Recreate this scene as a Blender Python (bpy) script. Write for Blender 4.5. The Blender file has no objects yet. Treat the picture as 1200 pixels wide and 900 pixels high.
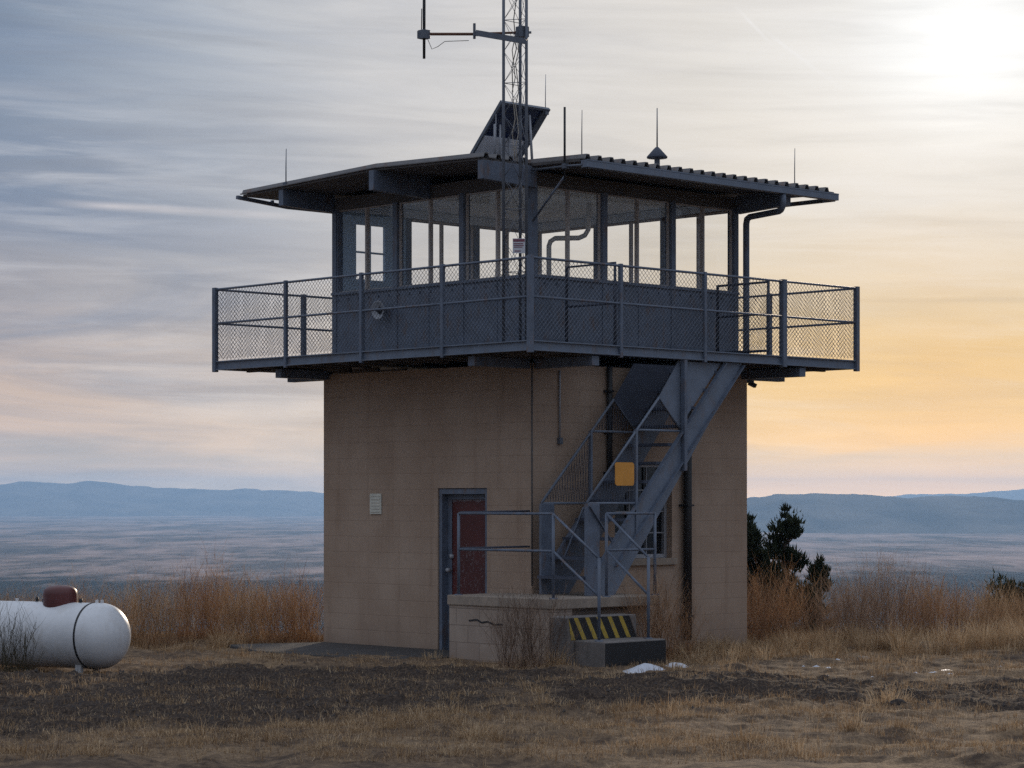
import bpy, bmesh, math, random
import numpy as np
from mathutils import Vector, Matrix
random.seed(7); RNG = np.random.default_rng(11)
R = math.radians
scene = bpy.context.scene
COL = scene.collection

# ------------------------------------------------------------------ numbers
EYE = 1.868                      # camera height above the tower's foot (m)
TH = 0.7632                      # turn of the tower (right wall runs along local x, left wall along local y)
TX, TY = 0.2381, 29.0245          # near corner of the tower
S = 3.9                          # side of the masonry base
CT, ST = math.cos(TH), math.sin(TH)
ZD = 3.68                        # deck top
def W(x, y, z=0.0):              # tower frame -> world
    return Vector((TX + x*CT - y*ST, TY + x*ST + y*CT, z))
def L(X, Y, Z=0.0):              # world -> tower frame
    dx, dy = X-TX, Y-TY
    return (dx*CT + dy*ST, -dx*ST + dy*CT, Z)

# ------------------------------------------------------------------ noise (numpy)
def _hash(ix, iy, seed):
    n = (ix*374761393 + iy*668265263 + seed*974634777) & 0xffffffff
    n = ((n ^ (n >> 13)) * 1274126177) & 0xffffffff
    return ((n ^ (n >> 16)) & 0xffff) / 65535.0
def vnoise(x, y, seed=0):
    x = np.asarray(x, float); y = np.asarray(y, float)
    ix = np.floor(x).astype(np.int64); iy = np.floor(y).astype(np.int64)
    fx = x-ix; fy = y-iy
    fx = fx*fx*fx*(fx*(fx*6-15)+10); fy = fy*fy*fy*(fy*(fy*6-15)+10)
    a = _hash(ix, iy, seed); b = _hash(ix+1, iy, seed); c = _hash(ix, iy+1, seed); d = _hash(ix+1, iy+1, seed)
    return (a*(1-fx)+b*fx)*(1-fy) + (c*(1-fx)+d*fx)*fy
def fbm(x, y, octv=4, seed=0):
    s = 0; a = .5; t = 0
    for k in range(octv):
        s = s + a*vnoise(x*2**k, y*2**k, seed+k*17); t += a; a *= .5
    return s/t - .5
def sstep(a, b, x):
    t = np.clip((np.asarray(x, float)-a)/(b-a), 0, 1); return t*t*(3-2*t)

# ------------------------------------------------------------------ materials
MATS = {}
class NT:
    def __init__(s, tree): s.t = tree; s.n = tree.nodes; s.l = tree.links
    def add(s, typ, **kw):
        n = s.n.new(typ)
        for k, v in kw.items(): setattr(n, k, v)
        return n
    def put(s, sock, v):
        if isinstance(v, bpy.types.NodeSocket): s.l.new(v, sock)
        else: sock.default_value = v
    def m(s, op, a, b=None, c=None):
        n = s.add('ShaderNodeMath', operation=op)
        s.put(n.inputs[0], a)
        if b is not None: s.put(n.inputs[1], b)
        if c is not None: s.put(n.inputs[2], c)
        return n.outputs[0]
    def ramp(s, fac, stops, interp='LINEAR'):
        n = s.add('ShaderNodeValToRGB'); cr = n.color_ramp; cr.interpolation = interp
        while len(cr.elements) < len(stops): cr.elements.new(.5)
        for e, (p, c) in zip(cr.elements, stops):
            e.position = p; e.color = (c, c, c, 1) if isinstance(c, (int, float)) else (*c, 1)
        s.put(n.inputs[0], fac); return n.outputs[0]
    def mix(s, fac, a, b, mode='MIX'):
        n = s.add('ShaderNodeMix', data_type='RGBA', blend_type=mode)
        s.put(n.inputs[0], fac)
        for i, v in ((6, a), (7, b)):
            s.put(n.inputs[i], v if isinstance(v, bpy.types.NodeSocket) else (*v, 1))
        return n.outputs[2]
    def noise(s, vec, scale, detail=4, rough=.55, dist=0):
        n = s.add('ShaderNodeTexNoise')
        if vec is not None: s.l.new(vec, n.inputs['Vector'])
        n.inputs['Scale'].default_value = scale; n.inputs['Detail'].default_value = detail
        n.inputs['Roughness'].default_value = rough; n.inputs['Distortion'].default_value = dist
        return n.outputs[0]
    def mapping(s, vec, scale=(1, 1, 1), loc=(0, 0, 0)):
        n = s.add('ShaderNodeMapping'); s.l.new(vec, n.inputs[0])
        n.inputs['Scale'].default_value = scale; n.inputs['Location'].default_value = loc
        return n.outputs[0]
def newmat(name):
    m = bpy.data.materials.new(name); m.use_nodes = True
    t = NT(m.node_tree); b = m.node_tree.nodes['Principled BSDF']
    return m, t, b
def bump(t, b, h, strength, dist):
    n = t.add('ShaderNodeBump'); n.inputs['Strength'].default_value = strength; n.inputs['Distance'].default_value = dist
    t.l.new(h, n.inputs['Height']); t.l.new(n.outputs[0], b.inputs['Normal'])
def mat(name, col, rough=.6, metal=0, var=.18, scale=6, bmp=.15, bd=.004, spec=.5, tint=None, tfac=.5):
    """painted / plain surface with blotchy wear"""
    m, t, b = newmat(name)
    co = t.add('ShaderNodeTexCoord').outputs['Object']
    n1 = t.noise(co, scale, 5); n2 = t.noise(co, scale*7, 3)
    f = t.m('ADD', t.m('MULTIPLY', n1, .65), t.m('MULTIPLY', n2, .35))
    lo = tuple(c*(1-var) for c in col); hi = tuple(min(1, c*(1+var)) for c in col)
    c = t.ramp(f, [(.32, lo), (.68, hi)])
    if tint:
        k = t.ramp(t.noise(t.mapping(co, (1, 1, .35)), scale*1.7, 6, .65), [(.54, 0), (.68, tfac)])
        c = t.mix(k, c, tint)
    t.l.new(c, b.inputs['Base Color'])
    t.l.new(t.ramp(n2, [(.2, max(0, rough-.1)), (.8, min(1, rough+.1))]), b.inputs['Roughness'])
    b.inputs['Metallic'].default_value = metal
    b.inputs['Specular IOR Level'].default_value = spec
    if bmp: bump(t, b, f, bmp, bd)
    MATS[name] = m; return m

BLUE = (.12, .145, .195)
mat('blue_paint', BLUE, .5, 0, .28, 6, .25, tint=(.15, .085, .055), tfac=.7)
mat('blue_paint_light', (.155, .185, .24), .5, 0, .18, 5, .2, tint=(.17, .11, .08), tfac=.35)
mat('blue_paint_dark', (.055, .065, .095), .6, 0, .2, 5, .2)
mat('galv', (.13, .145, .175), .5, .3, .15, 20, .1)
mat('galv_light', (.34, .35, .38), .5, .2, .15, 20, .1)
mat('wire', (.16, .17, .2), .5, .4, .1, 20, 0)
mat('rust', (.16, .075, .045), .8, 0, .35, 20, .2)
mat('black_pipe', (.018, .018, .02), .55, 0, .3, 12, .15)
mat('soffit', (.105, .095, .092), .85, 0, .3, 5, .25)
mat('ceiling', (.78, .87, .97), .8, 0, .08, 2, .05)
mat('inner_wall', (.68, .72, .78), .7, 0, .1, 3, .05)
mat('inner_trim', (.6, .68, .78), .7, 0, .12, 5, .05)
mat('door_blue', (.36, .5, .66), .5, 0, .12, 4, .1)
mat('window_trim', (.46, .41, .38), .65, 0, .2, 12, .1)
mat('white_metal', (.62, .62, .62), .4, 0, .08, 6, .05)
mat('tank_white', (.72, .72, .73), .36, 0, .1, 4, .05, tint=(.5, .44, .38), tfac=.3)
def tank_dirt():
    m = MATS['tank_white']; t = NT(m.node_tree); b = m.node_tree.nodes['Principled BSDF']
    src = b.inputs['Base Color'].links[0].from_socket; co = t.add('ShaderNodeTexCoord').outputs['Object']
    sp = t.add('ShaderNodeSeparateXYZ'); t.l.new(co, sp.inputs[0])
    z = t.m('ADD', sp.outputs[2], t.m('MULTIPLY', t.m('SUBTRACT', t.noise(t.mapping(co, (3, 3, 1)), 2.2, 6, .65), .5), .45))
    t.l.new(t.mix(t.ramp(t.m('ADD', z, .5), [(.1, .5), (.3, 0)]), src, (.33, .27, .22)), b.inputs['Base Color'])
tank_dirt()
mat('cap_red', (.10, .022, .02), .42, 0, .3, 6, .1)
mat('sign_yellow', (.7, .31, .05), .55, 0, .12, 9, .05)
mat('sign_white', (.6, .6, .64), .5, 0, .06, 20, 0)
mat('sign_ink', (.22, .07, .1), .6, 0, .1, 20, 0)
mat('plate_pale', (.62, .6, .52), .6, 0, .12, 12, .05)
mat('stripe_yellow', (.45, .31, .045), .7, 0, .3, 25, .2, tint=(.2, .18, .15), tfac=.8)
mat('stripe_black', (.012, .012, .014), .6, 0, .4, 14, .2)
mat('concrete', (.31, .25, .2), .9, 0, .25, 4, .4, .01, tint=(.2, .17, .15), tfac=.7)
mat('concrete_grey', (.18, .16, .15), .9, 0, .3, 5, .4, .01, tint=(.12, .11, .1), tfac=.7)
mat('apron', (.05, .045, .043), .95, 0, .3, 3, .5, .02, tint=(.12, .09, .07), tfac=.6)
mat('solar_cell', (.014, .026, .075), .25, 0, .2, 3, 0)
mat('panel_back', (.78, .8, .86), .6, 0, .1, 5, .05)
mat('cable', (.03, .028, .03), .7, 0, .2, 10, 0)
mat('cable_pale', (.4, .36, .3), .7, 0, .2, 10, 0)
mat('snow', (.6, .62, .68), .6, 0, .05, 8, .4, .02)
mat('rock', (.22, .18, .15), .95, 0, .35, 9, .5, .02)
mat('rock_dark', (.045, .035, .031), .95, 0, .35, 9, .5, .02)
mat('bark', (.075, .055, .042), .95, 0, .35, 20, .5, .01)
mat('twig_grey', (.11, .085, .07), .9, 0, .35, 20, 0)
mat('furniture', (.2, .17, .14), .6, 0, .2, 5, .05)

def block_mat(name, c1, c2, mortar, stain):
    m, t, b = newmat(name)
    co = t.add('ShaderNodeTexCoord').outputs['Object']
    sp = t.add('ShaderNodeSeparateXYZ'); t.l.new(co, sp.inputs[0])
    cb = t.add('ShaderNodeCombineXYZ')
    t.l.new(t.m('SUBTRACT', sp.outputs[0], sp.outputs[1]), cb.inputs[0]); t.l.new(sp.outputs[2], cb.inputs[1])
    br = t.add('ShaderNodeTexBrick'); t.l.new(cb.outputs[0], br.inputs['Vector'])
    br.inputs['Scale'].default_value = 1; br.inputs['Brick Width'].default_value = .4
    br.inputs['Row Height'].default_value = .2; br.inputs['Mortar Size'].default_value = .007
    br.inputs['Mortar Smooth'].default_value = .35; br.inputs['Bias'].default_value = 0
    br.inputs['Color1'].default_value = (*c1, 1); br.inputs['Color2'].default_value = (*c2, 1)
    br.inputs['Mortar'].default_value = (*mortar, 1)
    n = t.noise(co, 1.4, 6, .6); n2 = t.noise(co, 14, 4, .6)
    c = t.mix(t.ramp(n, [(.38, .55), (.66, 0)]), br.outputs['Color'], stain, 'MULTIPLY')
    # run-off streaks: narrow in x, long in z
    st = t.noise(t.mapping(co, (5, 5, .35)), 1.3, 5, .6)
    c = t.mix(t.ramp(st, [(.55, 0), (.75, .32)]), c, (.5, .42, .36), 'MULTIPLY')
    # dirt splash-back, a real band of mud at the foot of the wall
    z = t.m('ADD', sp.outputs[2], t.m('MULTIPLY', t.noise(co, 3, 5), .5))
    c = t.mix(t.ramp(z, [(.22, .5), (.6, 0)]), c, (.25, .18, .14))
    t.l.new(c, b.inputs['Base Color']); b.inputs['Roughness'].default_value = .92
    b.inputs['Specular IOR Level'].default_value = .25
    h = t.m('ADD', t.m('MULTIPLY', br.outputs['Fac'], -1), t.m('MULTIPLY', n2, .5))
    bump(t, b, h, .4, .005)
    MATS[name] = m
block_mat('block_wall', (.455, .340, .259), (.44, .328, .25), (.412, .304, .231), (.72, .66, .62))
block_mat('block_porch', (.46, .375, .31), (.42, .34, .285), (.3, .24, .2), (.62, .57, .53))

def door_mat():
    m, t, b = newmat('door_red')
    co = t.add('ShaderNodeTexCoord').outputs['Object']
    sp = t.add('ShaderNodeSeparateXYZ'); t.l.new(co, sp.inputs[0])
    n = t.noise(co, 9, 6, .65)
    base = t.ramp(t.noise(co, 3, 4), [(.3, (.06, .011, .01)), (.7, (.105, .018, .016))])
    # paint worn off along the door's head and in speckles over its lower half
    edge = t.m('ADD', sp.outputs[2], t.m('MULTIPLY', n, .16))
    k1 = t.ramp(edge, [(.0, 0), (.5, 0), (.5001, 0)])
    k1 = t.m('GREATER_THAN', edge, 1.93)
    low = t.m('MULTIPLY', t.m('LESS_THAN', sp.outputs[2], 1.32), t.m('GREATER_THAN', t.noise(t.mapping(co, (1, 1.6, 1)), 26, 3, .7), .6))
    k = t.m('MAXIMUM', k1, t.m('MULTIPLY', low, .75))
    c = t.mix(k, base, (.17, .13, .14))
    t.l.new(c, b.inputs['Base Color']); b.inputs['Roughness'].default_value = .5
    bump(t, b, n, .2, .004); MATS['door_red'] = m
door_mat()

def roof_mat():
    mat('roof_metal', (.2, .19, .19), .6, .3, .2, 4, .15, tint=(.2, .1, .06), tfac=.6)
roof_mat()

def glass_mat(name, tint=(.985, .99, .995), refl=1.0):
    m = bpy.data.materials.new(name); m.use_nodes = True; t = NT(m.node_tree); t.n.clear()
    out = t.add('ShaderNodeOutputMaterial')
    tr = t.add('ShaderNodeBsdfTransparent'); tr.inputs[0].default_value = (*tint, 1)
    gl = t.add('ShaderNodeBsdfGlossy'); gl.inputs['Roughness'].default_value = .03
    fr = t.add('ShaderNodeLayerWeight'); fr.inputs['Blend'].default_value = .5
    mx = t.add('ShaderNodeMixShader')
    t.l.new(t.m('ADD', .05*refl, t.m('MULTIPLY', t.m('POWER', fr.outputs['Facing'], 4), .3)), mx.inputs[0]); t.l.new(tr.outputs[0], mx.inputs[1]); t.l.new(gl.outputs[0], mx.inputs[2])
    t.l.new(mx.outputs[0], out.inputs[0]); MATS[name] = m
glass_mat('glass')
mat('dark_pane', (.008, .009, .011), .12, 0, .1, 2, 0)

def plant_mat(name, stops, rough=.9, trans=.25):
    """stems and blades: colour by the random value each piece carries"""
    m, t, b = newmat(name)
    a = t.add('ShaderNodeAttribute'); a.attribute_name = 'tone'
    c = t.ramp(a.outputs['Fac'], stops)
    t.l.new(c, b.inputs['Base Color']); b.inputs['Roughness'].default_value = rough
    b.inputs['Specular IOR Level'].default_value = .15
    if trans:
        tl = t.add('ShaderNodeBsdfTranslucent'); t.l.new(c, tl.inputs[0])
        mx = t.add('ShaderNodeMixShader'); mx.inputs[0].default_value = trans
        t.l.new(b.outputs[0], mx.inputs[1]); t.l.new(tl.outputs[0], mx.inputs[2])
        t.l.new(mx.outputs[0], t.n['Material Output'].inputs[0])
    MATS[name] = m
plant_mat('grass_dry', [(0, (.17, .1, .055)), (.5, (.42, .275, .15)), (1, (.66, .49, .31))])
plant_mat('brush_tan', [(0, (.16, .09, .055)), (.5, (.4, .25, .14)), (1, (.62, .44, .27))])
plant_mat('brush_rust', [(0, (.16, .085, .05)), (.5, (.4, .225, .12)), (1, (.58, .38, .22))])
plant_mat('brush_grey', [(0, (.13, .085, .065)), (.5, (.32, .215, .15)), (1, (.5, .36, .25))])
plant_mat('weed_dark', [(0, (.035, .03, .022)), (1, (.12, .1, .06))])
plant_mat('juniper_leaf', [(0, (.012, .018, .012)), (.6, (.03, .042, .026)), (1, (.06, .075, .04))], .8, .15)

# ------------------------------------------------------------------ mesh builder
class MB:
    def __init__(s): s.v = []; s.f = []; s.smooth = []
    def _add(s, vs, fs, sm=False):
        o = len(s.v); s.v += [tuple(v) for v in vs]; s.f += [tuple(i+o for i in f) for f in fs]; s.smooth += [sm]*len(fs)
    def box(s, a, b):
        x0, x1 = sorted((a[0], b[0])); y0, y1 = sorted((a[1], b[1])); z0, z1 = sorted((a[2], b[2]))
        s._add([(x0,y0,z0),(x1,y0,z0),(x1,y1,z0),(x0,y1,z0),(x0,y0,z1),(x1,y0,z1),(x1,y1,z1),(x0,y1,z1)],
               [(0,3,2,1),(4,5,6,7),(0,1,5,4),(1,2,6,5),(2,3,7,6),(3,0,4,7)]); return s
    def bar(s, p, q, w, h=None, up=(0, 0, 1)):
        """rectangular bar from p to q, w across and h along `up`"""
        h = w if h is None else h
        p = Vector(p); q = Vector(q); d = (q-p).normalized(); u = Vector(up)
        if abs(d.dot(u)) > .98: u = Vector((1, 0, 0))
        r = d.cross(u).normalized(); u = r.cross(d).normalized()
        vs = [c + r*(sx*w/2) + u*(sy*h/2) for c in (p, q) for sx, sy in ((-1,-1),(1,-1),(1,1),(-1,1))]
        s._add(vs, [(0,1,2,3),(7,6,5,4),(0,4,5,1),(1,5,6,2),(2,6,7,3),(3,7,4,0)]); return s
    def tube(s, pts, r, n=8, cap=True, smooth=True):
        pts = [Vector(p) for p in pts]; rs = r if isinstance(r, (list, tuple)) else [r]*len(pts)
        ring = []; N = len(pts); prev = None
        for i, p in enumerate(pts):
            d = ((pts[min(i+1, N-1)]-pts[max(i-1, 0)])).normalized()
            u = Vector((0, 0, 1)) if prev is None else prev
            if abs(d.dot(u)) > .95 and prev is None: u = Vector((1, 0, 0))
            u = (u - d*u.dot(d)).normalized(); prev = u; w = d.cross(u)
            ring += [p + (u*math.cos(2*math.pi*k/n) + w*math.sin(2*math.pi*k/n))*rs[i] for k in range(n)]
        fs = [(i*n+k, i*n+(k+1) % n, (i+1)*n+(k+1) % n, (i+1)*n+k) for i in range(N-1) for k in range(n)]
        s._add(ring, fs, smooth)
        if cap:
            o = len(s.v)-len(ring)
            s.f += [tuple(o+k for k in reversed(range(n))), tuple(o+(N-1)*n+k for k in range(n))]; s.smooth += [False]*2
        return s
    def lathe(s, prof, c, n=32, axis='z', smooth=True):
        """profile of (radius, along) turned round an axis through c"""
        c = Vector(c); ring = []
        for r, a in prof:
            for k in range(n):
                t = 2*math.pi*k/n; x, y = r*math.cos(t), r*math.sin(t)
                ring.append(c + (Vector((x, y, a)) if axis == 'z' else Vector((a, x, y)) if axis == 'x' else Vector((y, a, x))))
        N = len(prof)
        s._add(ring, [(i*n+k, i*n+(k+1) % n, (i+1)*n+(k+1) % n, (i+1)*n+k) for i in range(N-1) for k in range(n)], smooth); return s
    def prism(s, poly, axis, a, b):
        """polygon in the two other axes, extruded along axis from a to b"""
        def P(p, t): return {'x': (t, p[0], p[1]), 'y': (p[0], t, p[1]), 'z': (p[0], p[1], t)}[axis]
        n = len(poly); vs = [P(p, a) for p in poly] + [P(p, b) for p in poly]
        s._add(vs, [tuple(range(n)), tuple(reversed(range(n, 2*n)))] + [(k, n+k, n+(k+1) % n, (k+1) % n) for k in range(n)]); return s
    def build(s, name, m, parent=None, bevel=0, fix=True):
        me = bpy.data.meshes.new(name)
        o = ORG.get(parent.name, (0, 0, 0)) if parent else (0, 0, 0)
        me.from_pydata([(v[0]-o[0], v[1]-o[1], v[2]-o[2]) for v in s.v], [], s.f)
        if any(s.smooth): me.polygons.foreach_set('use_smooth', s.smooth)
        if fix:
            bm = bmesh.new(); bm.from_mesh(me); bmesh.ops.recalc_face_normals(bm, faces=bm.faces); bm.to_mesh(me); bm.free()
        me.materials.append(MATS[m] if isinstance(m, str) else m)
        ob = bpy.data.objects.new(name, me); COL.objects.link(ob)
        if parent: ob.parent = parent; ORG[ob.name] = o
        if bevel:
            b = ob.modifiers.new('Bevel', 'BEVEL'); b.width = bevel; b.segments = 2; b.limit_method = 'ANGLE'
        return ob
ORG = {}
def tag(o, label=None, cat=None, group=None, kind=None):
    for k, v in (('label', label), ('category', cat), ('group', group), ('kind', kind)):
        if v: o[k] = v
    return o
def thing(name, label, cat, org=(0, 0, 0), group=None, frame='tower'):
    """an Empty at the thing's base; its parts are given in the same frame as org"""
    e = bpy.data.objects.new(name, None); COL.objects.link(e); e.empty_display_size = .2
    if frame == 'tower': e.location = W(*org); e.rotation_euler = (0, 0, TH)
    else: e.location = org
    ORG[e.name] = tuple(org)
    return tag(e, label, cat, group)

# ------------------------------------------------------------------ GROUND: one sheet out to the horizon
ANG = np.concatenate([np.linspace(-180, -40, 36)[:-1], np.linspace(-40, -17, 24)[:-1], np.linspace(-17, 17, 260),
                      np.linspace(17, 40, 24)[1:], np.linspace(40, 180, 36)[1:-1]])
RAD = np.concatenate([np.linspace(1, 16.4, 20)[:-1], np.arange(16.4, 36, .062), np.geomspace(36, 300, 50)[1:], np.geomspace(300, 17000, 130)[1:]])
def plateau(X, Y):
    z = np.clip(.009*(29-Y), -.06, .2)
    bumps = fbm(X*.5, Y*.5, 3, 3)*.16 + fbm(X*1.7, Y*1.7, 4, 9)*.16
    # keep the ground level round the tower's foot
    d = np.hypot(X-TX, Y-TY-2.7)
    z = z + bumps*sstep(2.2, 5.5, d)*.9 + bumps*.1 - .09*np.exp(-((X+5.3)**2/2.2+(Y-26.9)**2/.5))
    return z
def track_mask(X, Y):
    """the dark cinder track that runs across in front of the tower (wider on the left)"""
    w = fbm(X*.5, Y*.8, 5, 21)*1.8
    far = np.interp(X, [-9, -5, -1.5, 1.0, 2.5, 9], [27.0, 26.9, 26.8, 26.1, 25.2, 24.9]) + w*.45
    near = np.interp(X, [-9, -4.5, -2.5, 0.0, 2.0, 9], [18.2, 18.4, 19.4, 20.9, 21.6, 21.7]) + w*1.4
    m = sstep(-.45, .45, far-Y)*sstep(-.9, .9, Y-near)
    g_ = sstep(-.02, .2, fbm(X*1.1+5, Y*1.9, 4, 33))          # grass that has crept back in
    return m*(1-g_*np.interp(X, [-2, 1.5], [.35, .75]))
def hill_drop(X, Y):
    t = np.maximum(np.maximum(Y-34.6, np.abs(X)-45), -Y-60); t = np.maximum(t, 0)
    return -90*(1-np.exp(-.22*t/90))
def ground_z(X, Y, detail=True):
    X = np.asarray(X, float); Y = np.asarray(Y, float)
    r = np.hypot(X, Y)
    z = plateau(X, Y)*(1-sstep(60, 300, r)) + hill_drop(X, Y)
    z = z + fbm(X/160, Y/160, 5, 40)*26*sstep(60, 700, r)*(1-sstep(1500, 3200, r))
    z = z + fbm(X/600, Y/600, 4, 50)*8*sstep(1500, 3200, r)
    if detail:
        k = track_mask(X, Y)
        z = z + fbm(X*7, Y*7, 3, 60)*(.035+.085*k)*(1-sstep(36, 46, r))
    return z
a = np.radians(ANG); AA, RR = np.meshgrid(a, RAD)
GX, GY = RR*np.sin(AA), RR*np.cos(AA); GZ = ground_z(GX, GY)
na, nr = len(ANG), len(RAD)
idx = np.arange(na*nr).reshape(nr, na)
quads = np.stack([idx[:-1], np.roll(idx, -1, 1)[:-1], np.roll(idx, -1, 1)[1:], idx[1:]], -1).reshape(-1, 4)
def np_mesh(name, V, F, mats, smooth=True, midx=None, tone=None):
    me = bpy.data.meshes.new(name); V = np.asarray(V, np.float32); F = np.asarray(F, np.int32); k = F.shape[1]
    me.vertices.add(len(V)); me.vertices.foreach_set('co', V.ravel())
    me.loops.add(F.size); me.loops.foreach_set('vertex_index', F.ravel())
    me.polygons.add(len(F)); me.polygons.foreach_set('loop_start', np.arange(len(F), dtype=np.int32)*k)
    if smooth: me.polygons.foreach_set('use_smooth', np.ones(len(F), bool))
    for m in mats: me.materials.append(MATS[m])
    if midx is not None: me.polygons.foreach_set('material_index', np.asarray(midx, np.int32))
    if tone is not None:
        at = me.attributes.new('tone', 'FLOAT', 'POINT'); at.data.foreach_set('value', np.asarray(tone, np.float32))
    me.update(calc_edges=True); me.validate()
    o = bpy.data.objects.new(name, me); COL.objects.link(o); return o

def ground_mats():
    m, t, b = newmat('hilltop_soil')
    co = t.add('ShaderNodeTexCoord').outputs['Object']
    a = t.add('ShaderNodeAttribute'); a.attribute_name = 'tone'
    n1 = t.noise(co, .9, 5, .6); n2 = t.noise(co, 7, 6, .65); n3 = t.noise(t.mapping(co, (1, .6, 1)), 38, 4, .7)
    soil = t.ramp(n2, [(.3, (.07, .05, .038)), (.7, (.19, .13, .09))])
    straw = t.ramp(n3, [(.3, (.16, .105, .062)), (.7, (.44, .3, .18))])
    gr = t.mix(t.ramp(t.m('ADD', t.m('MULTIPLY', n1, .5), t.m('MULTIPLY', n2, .5)), [(.44, .05), (.6, .85)]), soil, straw)
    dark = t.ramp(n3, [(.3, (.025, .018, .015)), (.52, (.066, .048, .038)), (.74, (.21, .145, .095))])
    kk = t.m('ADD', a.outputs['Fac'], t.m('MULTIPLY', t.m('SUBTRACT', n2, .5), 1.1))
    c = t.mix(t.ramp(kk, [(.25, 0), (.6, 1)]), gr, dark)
    t.l.new(c, b.inputs['Base Color']); b.inputs['Roughness'].default_value = .95; b.inputs['Specular IOR Level'].default_value = .12
    bump(t, b, t.m('ADD', n2, t.m('MULTIPLY', n3, .6)), .9, .05); MATS['hilltop_soil'] = m
    m, t, b = newmat('valley_floor')
    co = t.add('ShaderNodeTexCoord').outputs['Object']
    s = t.mapping(co, (.0042, .0012, .001)); n1 = t.noise(s, 1.0, 9, .66, .4)
    n2 = t.noise(t.mapping(co, (.022, .006, .003)), 1.0, 8, .7)
    f = t.m('ADD', t.m('MULTIPLY', n1, .62), t.m('MULTIPLY', n2, .38))
    c = t.ramp(f, [(.34, (.05, .05, .045)), (.45, (.14, .115, .095)), (.54, (.39, .28, .23)), (.68, (.64, .46, .38))])
    # wooded foothills close under the summit
    sp = t.add('ShaderNodeSeparateXYZ'); t.l.new(co, sp.inputs[0])
    r = t.m('ADD', sp.outputs[1], t.m('MULTIPLY', t.m('SUBTRACT', n2, .5), 1500))
    k = t.ramp(t.m('DIVIDE', r, 10000), [(.27, 1), (.32, 0)])
    c = t.mix(k, c, (.028, .034, .03))
    t.l.new(c, b.inputs['Base Color']); b.inputs['Roughness'].default_value = 1; b.inputs['Specular IOR Level'].default_value = 0
    MATS['valley_floor'] = m
    m, t, b = newmat('mountain_slope')
    co = t.add('ShaderNodeTexCoord').outputs['Object']
    n = t.noise(t.mapping(co, (.003, .003, .008)), 1.2, 6, .6)
    t.l.new(t.ramp(n, [(.35, (.025, .03, .028)), (.7, (.22, .18, .14))]), b.inputs['Base Color'])
    b.inputs['Roughness'].default_value = 1; b.inputs['Specular IOR Level'].default_value = 0
    MATS['mountain_slope'] = m
ground_mats()
rc = RR[:-1].repeat(1, 1).reshape(-1)
g = np_mesh('ground', np.stack([GX, GY, GZ], -1).reshape(-1, 3), quads[:, ::-1], ['hilltop_soil', 'valley_floor'], True,
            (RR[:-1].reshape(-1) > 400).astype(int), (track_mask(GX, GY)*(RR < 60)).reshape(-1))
tag(g, 'dry grassy hilltop falling away to a broad valley floor', kind='structure')

# ------------------------------------------------------------------ far mountains: height fields with their own depth
F_PX, HZ = 2858.0, 586.0
def mountains(name, prof, base_px, Yc, depth, label, seed, rough):
    xs = np.array([p[0] for p in prof], float); ys = np.array([p[1] for p in prof], float)
    nx, ny = 340, 46
    U = np.linspace(xs[0], xs[-1], nx); V = np.linspace(-1, 1, ny)
    X = ((U-600)/F_PX*Yc)[None, :].repeat(ny, 0); Y = (Yc + V*depth)[:, None].repeat(nx, 1)
    top = EYE - (np.interp(U, xs, ys)-HZ)/F_PX*Yc
    top = top + fbm(U/14., U*0, 4, seed)*rough*2
    base = EYE - (base_px-HZ)/F_PX*(Yc-depth)
    v = np.abs(V)[:, None]
    spur = np.abs(fbm(X/350, Y/1000, 4, seed+5))*2
    h = (1-v)**(.9+.5*spur)
    taper = sstep(0, .04, (U-xs[0])/(xs[-1]-xs[0]))*sstep(0, .04, (xs[-1]-U)/(xs[-1]-xs[0]))
    Z = (base-30) + (top[None, :]-base+30)*h*taper[None, :] - spur*(1-h)*h*130
    Vt = np.stack([X, Y, Z], -1).reshape(-1, 3); i = np.arange(nx*ny).reshape(ny, nx)
    Fq = np.stack([i[:-1, :-1], i[:-1, 1:], i[1:, 1:], i[1:, :-1]], -1).reshape(-1, 4)
    tag(np_mesh(name, Vt, Fq, ['mountain_slope']), label, kind='structure')
mountains('mountains', [(-500, 590), (-250, 575), (-100, 570), (0, 567), (25, 563), (75, 565), (110, 562), (160, 569), (200, 571), (260, 573), (300, 572.5),
          (379, 577), (480, 580), (600, 588), (760, 598), (900, 606)], 604.5, 15300, 1500, 'long blue mountain range on the horizon left of the tower', 3, 9)
mountains('mountains', [(560, 620), (640, 604), (740, 592), (876, 582), (920, 577.5), (965, 576.5), (1010, 578), (1060, 582.5), (1120, 579), (1150, 581), (1200, 586), (1300, 589), (1500, 584), (1800, 600)],
          626.5, 7300, 800, 'dark blue mountain range on the horizon right of the tower', 13, 4)
mountains('mountains', [(960, 592), (1040, 580.5), (1080, 577.5), (1130, 578.5), (1180, 573.5), (1260, 568), (1400, 570), (1700, 590)], 601, 16300, 500,
          'palest farthest mountains beyond the dark range at right', 23, 7)

# ------------------------------------------------------------------ LOOKOUT TOWER
tower = thing('lookout_tower', 'square two-storey lookout building with tan block base and glazed blue cab', 'lookout tower')
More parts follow.
